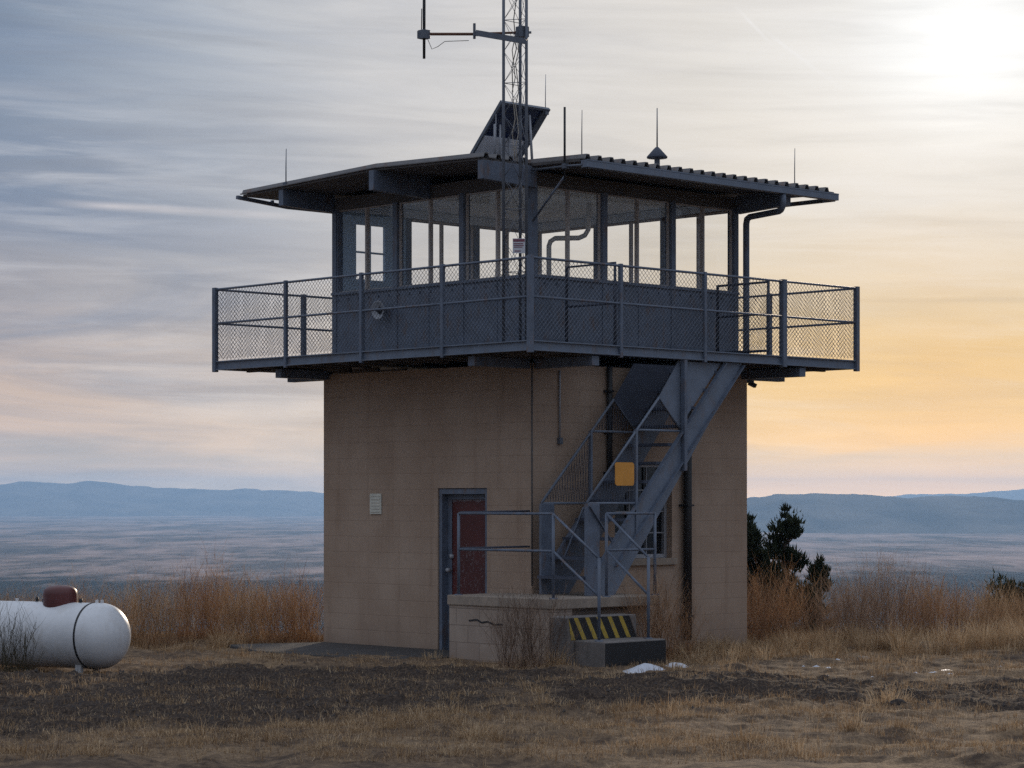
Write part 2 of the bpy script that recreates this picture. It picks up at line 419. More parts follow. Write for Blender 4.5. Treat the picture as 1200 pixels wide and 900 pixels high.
# base: four masonry walls with a door and a window opening
T = .2; ZW = 3.5
DY0, DY1, DZ1 = .784, 1.676, 2.015
WX0, WX1, WZ0, WZ1 = 1.42, 2.46, 1.14, 2.33
w = MB()
w.box((0, 0, -.4), (T, DY0, ZW)).box((0, DY1, -.4), (T, S, ZW)).box((0, DY0, DZ1), (T, DY1, ZW)).box((0, DY0, -.4), (T, DY1, -.02))
w.box((T, 0, -.4), (WX0, T, ZW)).box((WX1, 0, -.4), (S, T, ZW)).box((WX0, 0, -.4), (WX1, T, WZ0)).box((WX0, 0, WZ1), (WX1, T, ZW))
w.box((T, S-T, -.4), (S, S, ZW)).box((S-T, T, -.4), (S, S-T, ZW))
base = w.build('base_wall', 'block_wall', tower)
MB().box((T, T, -.1), (S-T, S-T, .0)).build('floor_slab', 'concrete_grey', tower)
# ground-floor door
dr = MB().box((.13, DY0+.05, .01), (.17, DY1-.05, DZ1-.06)).build('door', 'door_red', tower)
h = MB(); h.tube([(.13, 1.555, 1.0), (.06, 1.555, 1.0)], .014).lathe([(0, -.04), (.026, -.03), (.032, 0), (.02, .02)], (.07, 1.555, 1.0), 12, 'x')
h.build('handle', 'galv_light', dr); MB().lathe([(0, -.03), (.03, -.025), (.03, .02)], (.125, 1.555, 1.17), 12, 'x').build('deadbolt', 'galv_light', dr)
f = MB(); f.box((.02, DY1-.055, 0), (.185, DY1-.003, DZ1-.003)).box((.02, DY0+.003, 0), (.185, DY0+.055, DZ1-.003)).box((.02, DY0+.055, DZ1-.075), (.185, DY1-.055, DZ1-.004)).box((.115, DY1-.13, 0), (.128, DY1-.056, DZ1-.076)).box((.115, DY0+.056, DZ1-.14), (.128, DY1-.131, DZ1-.076))
f.build('door_frame', 'blue_paint', dr, .004)
# ground-floor window behind the stair
wf = MB(); b0, b1 = .09, .135
wf.box((WX0+.002, b0, WZ0+.002), (WX0+.05, b1, WZ1-.002)).box((WX1-.05, b0, WZ0+.002), (WX1-.002, b1, WZ1-.002)).box((WX0+.05, b0, WZ0+.002), (WX1-.05, b1, WZ0+.05)).box((WX0+.05, b0, WZ1-.05), (WX1-.05, b1, WZ1-.002))
for k in (1, 2): wf.box((WX0+.05+k*.313-.006, .1, WZ0+.05), (WX0+.05+k*.313+.006, .125, WZ1-.05))
for k in (1, 2, 3): wf.box((WX0+.05, .098, WZ0+.05+k*.2675-.006), (WX1-.05, .127, WZ0+.05+k*.2675+.006))
wn = wf.build('window', 'galv_light', tower)
MB().box((WX0+.03, .14, WZ0+.03), (WX1-.03, .146, WZ1-.03)).build('pane', 'dark_pane', wn)
MB().box((WX0-.07, -.05, WZ0-.085), (WX1+.06, .085, WZ0-.002)).build('sill', 'concrete', wn, .008)

# deck: slab ring, edge channel, joists
OD = .99
d = MB(); e0, e1 = -OD, S+OD
HX0, HX1, HY0, HY1 = .43, 2.72, -.97, -.17           # stair hatch
zt, zb = ZD, ZD-.05
d.box((e0+.02, 0, zb), (e1-.02, e1-.02, zt))
d.box((e0+.02, e0+.02, zb), (HX0, 0, zt)).box((HX1, e0+.02, zb), (e1-.02, 0, zt)).box((HX0, HY1, zb), (HX1, 0, zt))
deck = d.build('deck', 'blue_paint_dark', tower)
c = MB(); zc0, zc1 = 3.565, ZD+.005
c.box((e0, e0, zc0), (e0+.02, e1, zc1)).box((e0+.02, e0, zc0), (e1-.02, e0+.02, zc1)).box((e1-.02, e0, zc0), (e1, e1, zc1)).box((e0+.02, e1-.02, zc0), (e1-.02, e1, zc1))
for a_, b_ in (((e0-.03, e0-.03), (e0, e1+.03)), ((e0, e0-.03), (e1, e0))):
    c.box((*a_, zc1-.016), (*b_, zc1-.003)); c.box((*a_, zc0), (*b_, zc0+.012))
c.build('edge_channel', 'blue_paint_light', deck)
j = MB()
for k in range(1, 12): 
    x = e0 + (e1-e0)*k/12
    j.box((e0+.025, x-.025, 3.55), (-.03, x+.025, zb-.002))
    if not (HX0-.1 < x < HX1+.1): j.box((x-.025, e0+.025, 3.55), (x+.025, -.03, zb-.002))
    j.box((x-.025, S+.03, 3.55), (x+.025, e1-.025, zb-.002)); j.box((S+.03, x-.025, 3.55), (e1-.025, x+.025, zb-.002))
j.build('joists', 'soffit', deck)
for p, q in (((-.8, 3.78), (-.004, 3.9)), ((3.78, -.98), (3.9, -.004)), ((.03, -.97), (.15, -.004)), ((-.9, .03), (-.004, .15)),
             ((S+.004, .03), (S+.8, .15)), ((S+.004, 3.78), (S+.8, 3.9)), ((.03, S+.004), (.15, S+.8)), ((3.7, S+.004), (3.82, S+.8))):
    MB().box((*p, 3.435), (*q, 3.548)).build('bracket_beam', 'blue_paint', deck, .004)

# cab: knee walls, posts, header, roof
C0, C1 = .083, S-.083; WT = .09; ZS, ZH, ZR = 4.563, 5.642, 5.80
k = MB()
k.box((C0, C0, ZD+.002), (C0+WT, C1, ZS)).box((C0+WT, C0, ZD+.002), (C1, C0+WT, ZS)).box((C1-WT, C0+WT, ZD+.002), (C1, C1, ZS))
k.box((C0+WT, C1-WT, ZD+.002), (.33, C1, ZS)).box((1.10, C1-WT, ZD+.002), (C1-WT, C1, ZS))
NB = 3; bay = (C1-C0)/NB; pw = .08
for i in range(NB+1):
    q = C0 + i*bay; lo = max(C0, q-pw/2) if i < NB else C1-pw; hi = min(C1, q+pw/2) if i else C0+pw
    k.box((C0-.012, lo, ZD+.004), (C0+WT+.012, hi, ZH)) if 0 < i else k.box((C0-.012, C0-.012, ZD+.004), (C0+pw, C0+pw, ZH))
    if i: k.box((lo, C0-.012, ZD+.004), (hi, C0+WT+.012, ZH))
    k.box((C1-WT-.012, lo if i else C0+WT, ZS), (C1+.012, hi, ZH))
    if i < NB: k.box((lo, C1-WT-.012, ZS), (hi, C1+.012, ZH))
# battens, sill strip and bolts on the outer sheet
for i in range(1, 6):
    q = C0 + i*bay/2
    k.box((C0-.008, q-.02, ZD+.01), (C0, q+.02, ZS-.03)); k.box((q-.02, C0-.008, ZD+.01), (q+.02, C0, ZS-.03))
k.box((C0-.03, C0-.03, ZS-.028), (C0-.013, C1, ZS+.004)).box((C0-.013, C0-.03, ZS-.028), (C1, C0-.013, ZS+.004))
for i in range(1, 19):
    q = C0+.02 + i*.2
    k.box((C0-.02, q-.012, ZS-.10), (C0-.0005, q+.012, ZS-.076)); k.box((q-.012, C0-.02, ZS-.10), (q+.012, C0-.0005, ZS-.076))
k.build('cab_wall', 'blue_paint', tower)
k = MB(); k.box((C0, C0, ZH), (C0+WT, C1, ZR)).box((C0+WT, C0, ZH), (C1, C0+WT, ZR)).box((C1-WT, C0+WT, ZH), (C1, C1, ZR)).box((C0+WT, C1-WT, ZH), (C1-WT, C1, ZR))
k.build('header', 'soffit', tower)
i0, i1 = C0+WT+.002, C1-WT-.002
k = MB(); k.box((i0, i0, ZH-.002), (i0+.012, i1, ZR-.05)).box((i0+.012, i0, ZH-.002), (i1, i0+.012, ZR-.05)).box((i1-.012, i0+.012, ZH-.002), (i1, i1, ZR-.05)).box((i0+.012, i1-.012, ZH-.002), (i1-.012, i1, ZR-.05))
k.build('inner_trim', 'inner_trim', tower)
k = MB(); zz = ZS-.01
k.box((i0, i0, ZD+.02), (i0+.01, i1, zz)).box((i0+.01, i0, ZD+.02), (i1, i0+.01, zz)).box((i1-.01, i0+.01, ZD+.02), (i1, i1, zz)).box((1.16, i1-.01, ZD+.02), (i1-.01, i1, zz))
k.build('inner_lining', 'inner_wall', tower)
MB().box((i0+.013, i0+.013, ZR-.045), (i1-.013, i1-.013, ZR-.02)).build('ceiling', 'ceiling', tower)

def cab_window(face, i):
    lo, hi = C0+i*bay + (pw/2 if i else pw), C0+(i+1)*bay - (pw/2 if i < NB-1 else pw)
    depth = {'left': C0+.03, 'right': C0+.03, 'back_left': C1-.065, 'back_right': C1-.065}[face]
    def bx(m, a, b, z0, z1, d0=0, d1=.035):
        if face in ('left', 'back_right'): m.box((depth+d0, a, z0), (depth+d1, b, z1))
        else: m.box((a, depth+d0, z0), (b, depth+d1, z1))
    m = MB(); fw = .016; mid = (lo+hi)/2
    lo += .002; hi -= .002; z0, z1 = ZS+.003, ZH-.003
    bx(m, lo, lo+fw, z0, z1); bx(m, hi-fw, hi, z0, z1); bx(m, lo+fw, hi-fw, z0, z0+fw); bx(m, lo+fw, hi-fw, z1-fw, z1)
    bx(m, mid-.014, mid+.014, z0+fw, z1-fw, -.012, .045)
    o = m.build('window', 'window_trim', tower)
    for a, b in ((lo+fw-.004, mid-.012), (mid+.012, hi-fw+.004)):
        g_ = MB(); e_ = depth+.016; za_, zb_ = z0+fw-.004, z1-fw+.004
        g_._add([(e_, a, za_), (e_, b, za_), (e_, b, zb_), (e_, a, zb_)] if face in ('left', 'back_right') else [(a, e_, za_), (b, e_, za_), (b, e_, zb_), (a, e_, zb_)], [(0, 1, 2, 3)])
        g_.build('pane', 'glass', o)
for i in range(3):
    cab_window('left', i); cab_window('right', i); cab_window('back_right', i)
    if i: cab_window('back_left', i)
# glazed cab door in the back-left wall, seen through the first window
dz0, dz1 = ZD+.02, 5.60; x0_, x1_ = .335, 1.095; gx0, gx1, gz0, gz1 = .42, .92, 4.77, 5.49
m = MB(); ya, yb = C1-.075, C1-.03
m.box((x0_, ya, dz0), (gx0, yb, dz1)).box((gx1, ya, dz0), (x1_, yb, dz1)).box((gx0, ya, dz0), (gx1, yb, gz0)).box((gx0, ya, gz1), (gx1, yb, dz1))
gm = (gx0+gx1)/2; zm = (gz0+gz1)/2
m.box((gm-.014, ya+.01, gz0), (gm+.014, yb-.01, gz1)).box((gx0, ya+.012, zm-.012), (gm-.014, yb-.012, zm+.012)).box((gm+.014, ya+.012, zm-.012), (gx1, yb-.012, zm+.012))
cd = m.build('cab_door', 'door_blue', tower)
g_ = MB(); g_._add([(gx0, ya+.022, gz0), (gx1, ya+.022, gz0), (gx1, ya+.022, gz1), (gx0, ya+.022, gz1)], [(0, 1, 2, 3)]); g_.build('pane', 'glass', cd)
MB().box((C0+pw, C1-.08, ZD+.02), (x0_-.003, C1-.02, ZH)).box((x1_+.003, C1-.08, ZS), (C0+bay-pw/2+.02, C1-.02, ZH)).box((x0_, C1-.078, dz1+.003), (x1_, C1-.022, ZH)).build('door_surround', 'door_blue', cd)

# roof: low gable, ridge along x, corner notched out for the mast; ribs run down to the right-hand eave
O = .82; OB = .72
def roofz(y): return 5.86 + .085*(1-abs(y-1.95)/2.75)
def ribbed(mb, x0, x1, y0, y1, dz, th, pitch=.2):
    xs = []; x = x0
    while x < x1-1e-6:
        for off, up in ((0, 0), (.03, 0), (.05, 1), (.10, 1), (.12, 0)):
            if x+off < x1: xs.append((x+off, up))
        x += pitch
    xs.append((x1, 0)); ys = [y0] + ([1.95] if y0 < 1.95 < y1 else []) + [y1]
    vs = []; n = len(xs)
    for s_ in (0, 1):
        for y in ys: vs += [(x, y, roofz(y)+dz+u*.05-(th if s_ else 0)) for x, u in xs]
    fs = []; m_ = len(ys)
    for r_ in range(m_-1):
        for i in range(n-1):
            fs.append((r_*n+i, r_*n+i+1, (r_+1)*n+i+1, (r_+1)*n+i)); o_ = m_*n
            fs.append((o_+r_*n+i, o_+(r_+1)*n+i, o_+(r_+1)*n+i+1, o_+r_*n+i+1))
    o_ = m_*n
    for r_ in (0, m_-1):
        for i in range(n-1): fs.append((r_*n+i, o_+r_*n+i, o_+r_*n+i+1, r_*n+i+1))
    for i in (0, n-1):
        for r_ in range(m_-1): fs.append((r_*n+i, (r_+1)*n+i, o_+(r_+1)*n+i, o_+r_*n+i))
    mb._add(vs, fs)
rf = MB(); ribbed(rf, -O, 0, .0, S+OB, 0, .012); ribbed(rf, 0, S+OB, -O-.04, S+OB, 0, .012)
roof = rf.build('roof', 'roof_metal', tower)
# plank soffit under the sheet, following the gable
def slab(mb, x0, x1, y0, y1, top, bot):
    ys = [y0] + ([1.95] if y0 < 1.95 < y1 else []) + [y1]
    for a, b in zip(ys[:-1], ys[1:]):
        mb._add([(x0,a,roofz(a)-bot),(x1,a,roofz(a)-bot),(x1,b,roofz(b)-bot),(x0,b,roofz(b)-bot),(x0,a,roofz(a)-top),(x1,a,roofz(a)-top),(x1,b,roofz(b)-top),(x0,b,roofz(b)-top)],
                [(0,3,2,1),(4,5,6,7),(0,1,5,4),(1,2,6,5),(2,3,7,6),(3,0,4,7)])
sf = MB(); slab(sf, -O+.03, 0, .02, S+OB-.03, .014, .04); slab(sf, 0, S+OB-.03, -O+.02, S+OB-.03, .014, .04)
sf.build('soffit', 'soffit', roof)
for (y0, y1, hx, dp) in ((.0, .09, -O+.02, .25), (1.905, 1.995, -O-.03, .27), (3.77, 3.86, -O+.04, .235)):   # outriggers under the left rake
    zt_ = roofz((y0+y1)/2)-.042
    MB().prism([(hx, zt_), (C0-.003, zt_), (C0-.003, zt_-dp), (hx, zt_-dp+.03)], 'y', y0, y1).build('roof_beam', 'blue_paint', roof, .004)
for x0_b, x1_b in ((3.77, 3.86),):                                              # and under the right eave
    zt_ = roofz(-.4)-.046
    MB().prism([(-O+.05, zt_), (C0-.003, zt_), (C0-.003, zt_-.24), (-O+.05, zt_-.2)], 'x', x0_b, x1_b).build('roof_beam', 'blue_paint' if x0_b > 3 else 'soffit', roof, .004)
fa = MB(); zf = roofz(-O)
for k_ in range(8):
    pass
fa.bar((-.02, -O-.07, zf-.075), (S+OB, -O-.07, zf-.075), .1, .085)
fa.box((-.03, -O-.124, zf-.045), (S+OB, -O-.1225, zf-.03))
gutter = fa.build('gutter', 'blue_paint_light', roof, .012)
fb = MB(); fb.bar((-O-.03, S+OB+.02, 5.815), (.0, S+OB+.03, 5.755), .05, .045).bar((.0, S+OB+.03, 5.755), (S+OB+.03, S+OB+.03, 5.765), .05, .045).bar((S+OB+.03, -O-.02, 5.765), (S+OB+.03, S+OB+.03, 5.775), .05, .05)
for q in (-.3, .8, 1.9, 3.0, 4.1): fb.box((q, S+OB-.02, 5.76), (q+.03, S+OB+.02, 5.82))
fb.build('edge_bar', 'blue_paint', roof)
MB().tube([(3.56, -O-.07, zf-.09), (3.56, -O-.07, zf-.27), (3.57, -O-.03, zf-.315), (3.62, -O+.05, zf-.325), (3.82, -.12, zf-.325), (3.845, -.05, zf-.345), (3.85, -.03, zf-.41), (3.85, -.03, 4.6), (3.85, -.03, ZD+.01)], .042, 10).build('downspout', 'blue_paint', roof)

# ------------------------------------------------------------------ deck railing with chain link
rail = thing('deck_railing', 'blue pipe railing with chain-link infill round the upper deck', 'railing', (-OD, -OD, ZD))
P0, P1 = -OD-.015, S+OD+.015; zr = 4.63
pos = np.linspace(P0, P1, 5)
def post(x, y, w=.045, zt=zr+.012): MB().box((x-w/2, y-w/2, 3.54), (x+w/2, y+w/2, zt)).build('post', 'blue_paint', rail, .004)
for i, q in enumerate(pos):
    thick = .062 if i in (0, 4) else .045
    post(P0, q, thick)
    if i: post(q, P0, .075 if i == 3 else thick)
    if i: post(P1, q, thick if i == 4 else .06)
    if 0 < i < 4: post(q, P1, .06)
corners = [(P0, P1), (P0, P0), (P1, P0), (P1, P1)]
def wires(p, q, z0, z1, pitch=.062, r=.0027):
    m = MB(); p = Vector((*p, 0)); q = Vector((*q, 0)); Ln = (q-p).length; d_ = (q-p)/Ln; H = z1-z0; n_ = d_.cross(Vector((0, 0, 1)))
    nn = int((Ln+H)/pitch)
    for s_ in (1, -1):
        for i in range(1, nn):
            t0 = i*pitch-H; a, b = max(t0, 0), min(t0+H, Ln)
            if b-a < .01: continue
            za, zb_ = z0+(a-t0), z0+(b-t0)
            if s_ < 0: za, zb_ = z0+z1-za, z0+z1-zb_
            A = p+d_*a+n_*(s_*r*.6)+Vector((0, 0, za)); B = p+d_*b+n_*(s_*r*.6)+Vector((0, 0, zb_))
            dr_ = (B-A).normalized(); u_ = n_; w_ = dr_.cross(u_)
            ring = [c_+(u_*math.cos(t)+w_*math.sin(t))*r for c_ in (A, B) for t in (0, 2.094, 4.189)]
            m._add(ring, [(0, 1, 4, 3), (1, 2, 5, 4), (2, 0, 3, 5)])
    return m
for (p, q) in zip(corners, corners[1:]+corners[:1]):
    MB().tube([(*p, zr-.012), (*q, zr-.012)], .015, 8).build('top_rail', 'blue_paint', rail)
    MB().tube([(*p, 4.175), (*q, 4.175)], .015, 8).build('middle_rail', 'blue_paint', rail)
    d_ = (Vector(q)-Vector(p)).normalized()*.03
    wires((p[0]+d_.x, p[1]+d_.y), (q[0]-d_.x, q[1]-d_.y), ZD+.03, zr-.02).build('chain_link', 'wire', rail, fix=False)

# guard across the hatch head and the gate at the stair top
hg = thing('hatch_guard', 'plain pipe guard rail crossing the deck behind the mast corner', 'guard rail', (HX0, -.5, ZD))
MB().tube([(HX0, -.15, ZD), (HX0, -.15, 4.655), (HX0, -.955, 4.655), (HX0, -.955, ZD)], .019, 8).build('frame', 'blue_paint_dark', hg)
MB().tube([(HX0, -.15, 4.18), (HX0, -.955, 4.18)], .014, 8).build('middle_rail', 'blue_paint_dark', hg)
gt = thing('deck_gate', 'dark pipe gate with chain-link infill at the right end of the deck', 'gate', (3.2, -.5, ZD))
MB().tube([(3.2, -.11, ZD+.06), (3.2, -.11, 4.60), (3.2, -.955, 4.60), (3.2, -.955, ZD+.06), (3.2, -.11, ZD+.06)], .022, 8).build('frame', 'blue_paint_dark', gt)
MB().tube([(3.2, -.11, 4.2), (3.2, -.955, 4.2)], .013, 8).build('middle_rail', 'blue_paint_dark', gt)
wires((3.2, -.13), (3.2, -.94), ZD+.08, 4.58).build('chain_link', 'wire', gt, fix=False)

# ------------------------------------------------------------------ steel staircase up to the hatch
st = thing('steel_staircase', 'steep blue steel staircase with solid side panels climbing to the deck', 'staircase', (0, -.57, .82))
YN, YF = -.95, -.2
SL = (3.531-1.878)/(2.392-.849)
def su(x): return 1.878 + SL*(x-.849)          # upper edge of the stringers
def sl(x): return su(x) - .335                 # lower edge
zp = .752
xb0 = .849 + (zp+.34-1.878)/SL; xt = HX1
for y, n_ in ((YN, 'near'), (YF, 'far')):
    poly = [(xb0-.0, zp), (xb0-.0, su(xb0)), (2.36, 3.56), (2.70, 3.56), (xb0+.34/SL*.98, zp)]
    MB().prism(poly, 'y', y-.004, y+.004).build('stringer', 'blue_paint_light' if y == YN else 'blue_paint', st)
    fl = MB(); s_ = -1 if y == YN else 1
    fl.bar((xb0, y-.03*s_*-1, su(xb0)-.006), (2.36, y+.03*s_, 3.55), .05, .012).bar((xb0+.3, y+.03*s_, sl(xb0+.3)+.006), (2.7, y+.03*s_, sl(2.7)+.006), .05, .012)
    fl.build('flange', 'blue_paint', st)
nt = 12
for i in range(nt):
    z = zp + (ZD-zp)*(i+1)/(nt+1); x = .849 + (z-.12-1.878)/SL
    MB().box((x-.01, YN+.006, z-.035), (x+.24, YF-.006, z)).build('tread', 'blue_paint_dark', st)
def guard(y):
    m = MB(); r_ = .017
    top = [(-.04, y, 1.83), (1.19, y, 3.09), (1.567, y, 2.72)]
    m.tube(top, r_, 8).tube([(-.04, y, 1.83), (.79, y, 1.83)], r_*.9, 8).tube([(.79, y, 2.70), (1.567, y, 2.70)], r_*.9, 8)
    m.bar((.79, y, 2.70), (.79, y, 1.47), .045, .03)
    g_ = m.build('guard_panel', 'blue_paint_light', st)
    # newel sheet at the stair foot
    MB().box((-.06, y-.02, zp), (.16, y+.02, 1.825)).build('newel', 'blue_paint', st, .006)
    # expanded metal: fine slats inside the frame
    e = MB(); n_ = 34
    for i in range(n_):
        xx = -.02 + i*1.5/n_; hi = min(1.83+1.024*(xx+.04), 3.09-.98*(xx-1.19)) - .02
        for sgn in (1, -1):
            lo_z = 1.85 if xx < .79 else 2.72
            if hi-lo_z > .05: e.bar((xx, y, lo_z), (xx+sgn*min(.05, (hi-lo_z)*.1), y, hi), .004, .004)
    e.build('mesh_infill', 'blue_paint_dark', g_)
guard(YN); guard(YF)
for y in (YN+.01, YF):
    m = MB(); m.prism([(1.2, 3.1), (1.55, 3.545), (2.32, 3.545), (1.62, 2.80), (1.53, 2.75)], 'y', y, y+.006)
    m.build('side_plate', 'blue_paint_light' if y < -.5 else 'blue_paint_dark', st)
MB().bar((1.60, YN-.035, 2.22), (1.60, YN-.035, 3.56), .07, .05).build('hanger_post', 'blue_paint', st, .004)
m = MB()   # cross braces between the newels at the foot
m.bar((-.06, YN+.03, 1.78), (.15, YN+.6, 1.1), .012, .03).bar((-.02, YN-.03, 1.80), (.35, YN-.03, 1.38), .03, .012)
m.build('brace', 'blue_paint', st)

# ------------------------------------------------------------------ porch, steps and pipe handrails
po = thing('concrete_porch', 'low tan block porch with a thick concrete slab at the tower corner', 'porch', (-.45, -.6, 0))
pl = MB(); pl.prism([(-.93, .48), (-.006, .48), (-.006, -.006), (.85, -.006), (.85, -1.3), (-.93, -1.3)], 'z', .635, .752)
pl.build('slab', 'concrete', po, .01)
pl = MB(); pl.prism([(-.91, .46), (-.008, .46), (-.008, -.008), (.83, -.008), (.83, -1.12), (-.6, -1.12), (-.6, -1.27), (-.91, -1.27)], 'z', -.3, .633)
pl.build('porch_wall', 'block_porch', po)
cr = MB(); pts = [(-.9135, .12, .46), (-.9135, -.02, .475), (-.9135, -.10, .445), (-.9135, -.2, .46), (-.9135, -.3, .43), (-.9135, -.45, .435)]
for a_, b_ in zip(pts[:-1], pts[1:]): cr.bar(a_, b_, .004, .02)
cr.build('crack', 'black_pipe', po)
es = thing('entry_steps', 'two concrete entry steps with yellow and black hazard paint', 'steps', (-.4, -1.7, 0))
MB().box((-1.0, -1.6, -.2), (.12, -1.302, .56)).build('upper_step', 'concrete_grey', es, .015)
sp_ = MB(); sb_ = MB(); x = -.95
ks = 0
while x < .08:                                   # slanted hazard stripes, one mesh per colour, 3 mm proud of the riser
    w_ = .065 if ks % 2 == 0 else .115; tl_ = .14
    (sb_ if ks % 2 else sp_).prism([(x, .303), (min(x+w_, .11), .303), (min(x+w_-tl_, .11), .55), (x-tl_, .55)] if x-tl_ > -.99 else [(x, .303), (x+w_, .303), (max(x+w_-tl_, -.99), .55), (-.99, .55)], 'y', -1.604, -1.601)
    x += w_; ks += 1
sp_.build('yellow_stripes', 'stripe_yellow', es); sb_.build('black_stripes', 'stripe_black', es)
MB().box((-.9, -2.08, -.2), (.09, -1.606, .30)).build('lower_step', 'concrete_grey', es, .015)
MB().box((-.895, -2.084, -.2), (.085, -2.081, .285)).build('black_riser', 'stripe_black', es)

hr = thing('pipe_handrail', 'double pipe rails with upright posts along the porch and entry steps', 'handrail', (-.9, -1.25, .75))
A_, B_, E_, F_ = (-.88, -1.25), (-.02, -1.25), (.8, -1.25), (-.88, .33)
C_, D_ = (-.84, -1.93), (-.06, -1.95)
zr1, zr2 = 1.712, 1.29
for p, z0, z1 in ((A_, .752, zr1), (B_, .752, zr1), (E_, .752, zr1), (F_, .752, zr1), (C_, .30, 1.225), (D_, .30, 1.225)):
    MB().tube([(*p, z0), (*p, z1)], .018, 8).lathe([(.05, 0), (.05, .012), (.02, .014)], (*p, z0), 10).build('post', 'blue_paint', hr)
for z in (zr1, zr2):
    MB().tube([(-.02, .02, z+.025), (-.86, .33, z+.012)], .012, 8).build('rail', 'blue_paint_dark', hr)
    MB().tube([(*F_, z), (*A_, z)], .015, 8).build('rail', 'blue_paint', hr)
    MB().tube([(*B_, z), (*E_, z)], .015, 8).build('rail', 'blue_paint', hr)
    MB().tube([(*A_, z), (*C_, z-.495)], .015, 8).build('rail', 'blue_paint', hr)
    MB().tube([(*B_, z), (*D_, z-.495)], .015, 8).build('rail', 'blue_paint', hr)

# ------------------------------------------------------------------ things fixed to the walls
def dpipe(x, y, z0, z1, r, label):
    t_ = thing('drain_pipe', label, 'pipe', (x, y, z0))
    MB().tube([(x, y, z0), (x, y, z1)], r, 12).build('pipe', 'black_pipe', t_)
    for z in np.linspace(z0+.3, z1-.3, 3): MB().box((x-r-.03, y+.02, z-.015), (x+r+.03, -.002, z+.015)).box((x-r-.004, y-r-.004, z-.012), (x+r+.004, y+.02, z+.012)).build('clip', 'black_pipe', t_)
dpipe(2.67, -.075, .1, 3.5, .055, 'thick black drain pipe down the wall right of the ground-floor window')
dpipe(1.28, -.05, 1.9, 3.5, .035, 'thin black drain pipe on the wall behind the staircase')
t_ = thing('conduit', 'thin grey conduit ending in a small junction box under the deck', 'conduit', (.446, -.02, 2.58))
MB().tube([(.446, -.02, 2.62), (.446, -.02, 3.43)], .011, 8).build('pipe', 'galv_light', t_)
MB().box((.42, -.05, 2.54), (.475, -.002, 2.62)).build('junction_box', 'galv', t_, .004)
t_ = thing('corner_conduit', 'slim dark conduit down the near corner of the block base', 'conduit', (-.03, -.03, .9))
MB().tube([(-.022, -.022, .85), (-.022, -.022, 3.5)], .010, 8).build('pipe', 'soffit', t_)
pv = MB(); pv.box((-.02, 2.733, 1.69), (-.002, 2.951, 1.95))
for z in np.linspace(1.72, 1.92, 6): pv.box((-.026, 2.76, z-.008), (-.02, 2.925, z+.008))
tag(pv.build('wall_vent', 'plate_pale', None), 'small pale rectangular vent plate on the left wall', 'vent')
bpy.data.objects['wall_vent'].location = W(0, 0, 0); bpy.data.objects['wall_vent'].rotation_euler = (0, 0, TH)
hn = thing('alarm_horn', 'round grey horn mounted on the blue cab wall below the first window', 'horn', (C0, 2.77, 4.28))
MB().lathe([(.03, -.005), (.05, -.06), (.075, -.10), (.118, -.125), (.125, -.13), (.11, -.125), (.06, -.09), (.0, -.07)], (C0, 2.77, 4.28), 24, 'x').build('bell', 'galv_light', hn)
MB().lathe([(0, -.13), (.03, -.125), (.045, -.10), (.03, -.075)], (C0, 2.77, 4.28), 16, 'x').build('driver', 'black_pipe', hn)
ys = thing('warning_sign', 'blank rounded orange-yellow sign wired to the stair guard', 'sign', (.54, YN-.03, 2.2))
m = MB(); cx_, cz_, hw, hh, rr_ = .566, 2.175, .16, .137, .03; poly = []
for qx, qz, a0 in ((1, 1, 0), (-1, 1, 90), (-1, -1, 180), (1, -1, 270)):
    for t in (0, 45, 90): poly.append((cx_+qx*(hw-rr_)+rr_*math.cos(R(a0+t)), cz_+qz*(hh-rr_)+rr_*math.sin(R(a0+t))))
m.prism(poly, 'y', YN-.034, YN-.026); m.build('plate', 'sign_yellow', ys)
for sx in (-.12, .12): MB().box((cx_+sx-.008, YN-.026, cz_+.09), (cx_+sx+.008, YN+.01, cz_+.105)).build('clip', 'galv', ys)

# ------------------------------------------------------------------ lattice mast through the roof notch
MX, MY = L(.055, 28.3)[:2]
mast = thing('lattice_mast', 'tall three-legged lattice radio mast standing on the deck corner', 'mast', (MX, MY, ZD))
ra = .158; dl = 15
legs = []
for ang in (180+dl, 300+dl, 60+dl):
    wx, wy = .055+ra*math.cos(R(ang)), 28.3+ra*math.sin(R(ang)); lx, ly, _ = L(wx, wy); legs.append((lx, ly))
ZM = 9.3
for p in legs: MB().tube([(*p, ZD), (*p, ZM)], .0175, 8).build('leg', 'galv', mast)
br = MB(); z = ZD+.1; half = .365; i = 0
while z < ZM-.4:
    for a_, b_ in ((0, 1), (1, 2), (2, 0)):
        if i % 2 == 0: br.tube([(*legs[a_], z), (*legs[b_], z)], .004, 5)
        br.tube([(*legs[a_], z), (*legs[b_], z+half)], .003, 5); br.tube([(*legs[b_], z), (*legs[a_], z+half)], .003, 5)
    z += half; i += 1
br.build('bracing', 'wire', mast)
def wl(X, Z, Y=28.3): x, y, _ = L(X, Y); return (x, y, Z)
sa = MB(); sa.tube([wl(-1.04, 7.275), wl(-.42, 7.275)], .017, 8).tube([wl(-.42, 7.280), wl(.2, 7.295)], .014, 8)
sa.build('side_arm', 'rust', mast)
ab = MB(); ab.bar(wl(-.42, 7.260, 28.14), wl(.17, 7.155, 28.12), .02, .065).bar(wl(-.435, 7.200, 28.2), wl(-.435, 7.380, 28.2), .022, .022).bar(wl(-.42, 7.250, 28.14), wl(-.4, 7.275, 28.3), .03, .05)
x_, y_, _ = L(.12, 28.25); ab.box((x_-.055, y_-.055, 7.230), (x_+.055, y_+.055, 7.350)); ab.tube([wl(.13, 7.290), wl(.225, 7.295)], .015, 8)
ab.build('arm_bracket', 'galv', mast)
cb_ = MB()
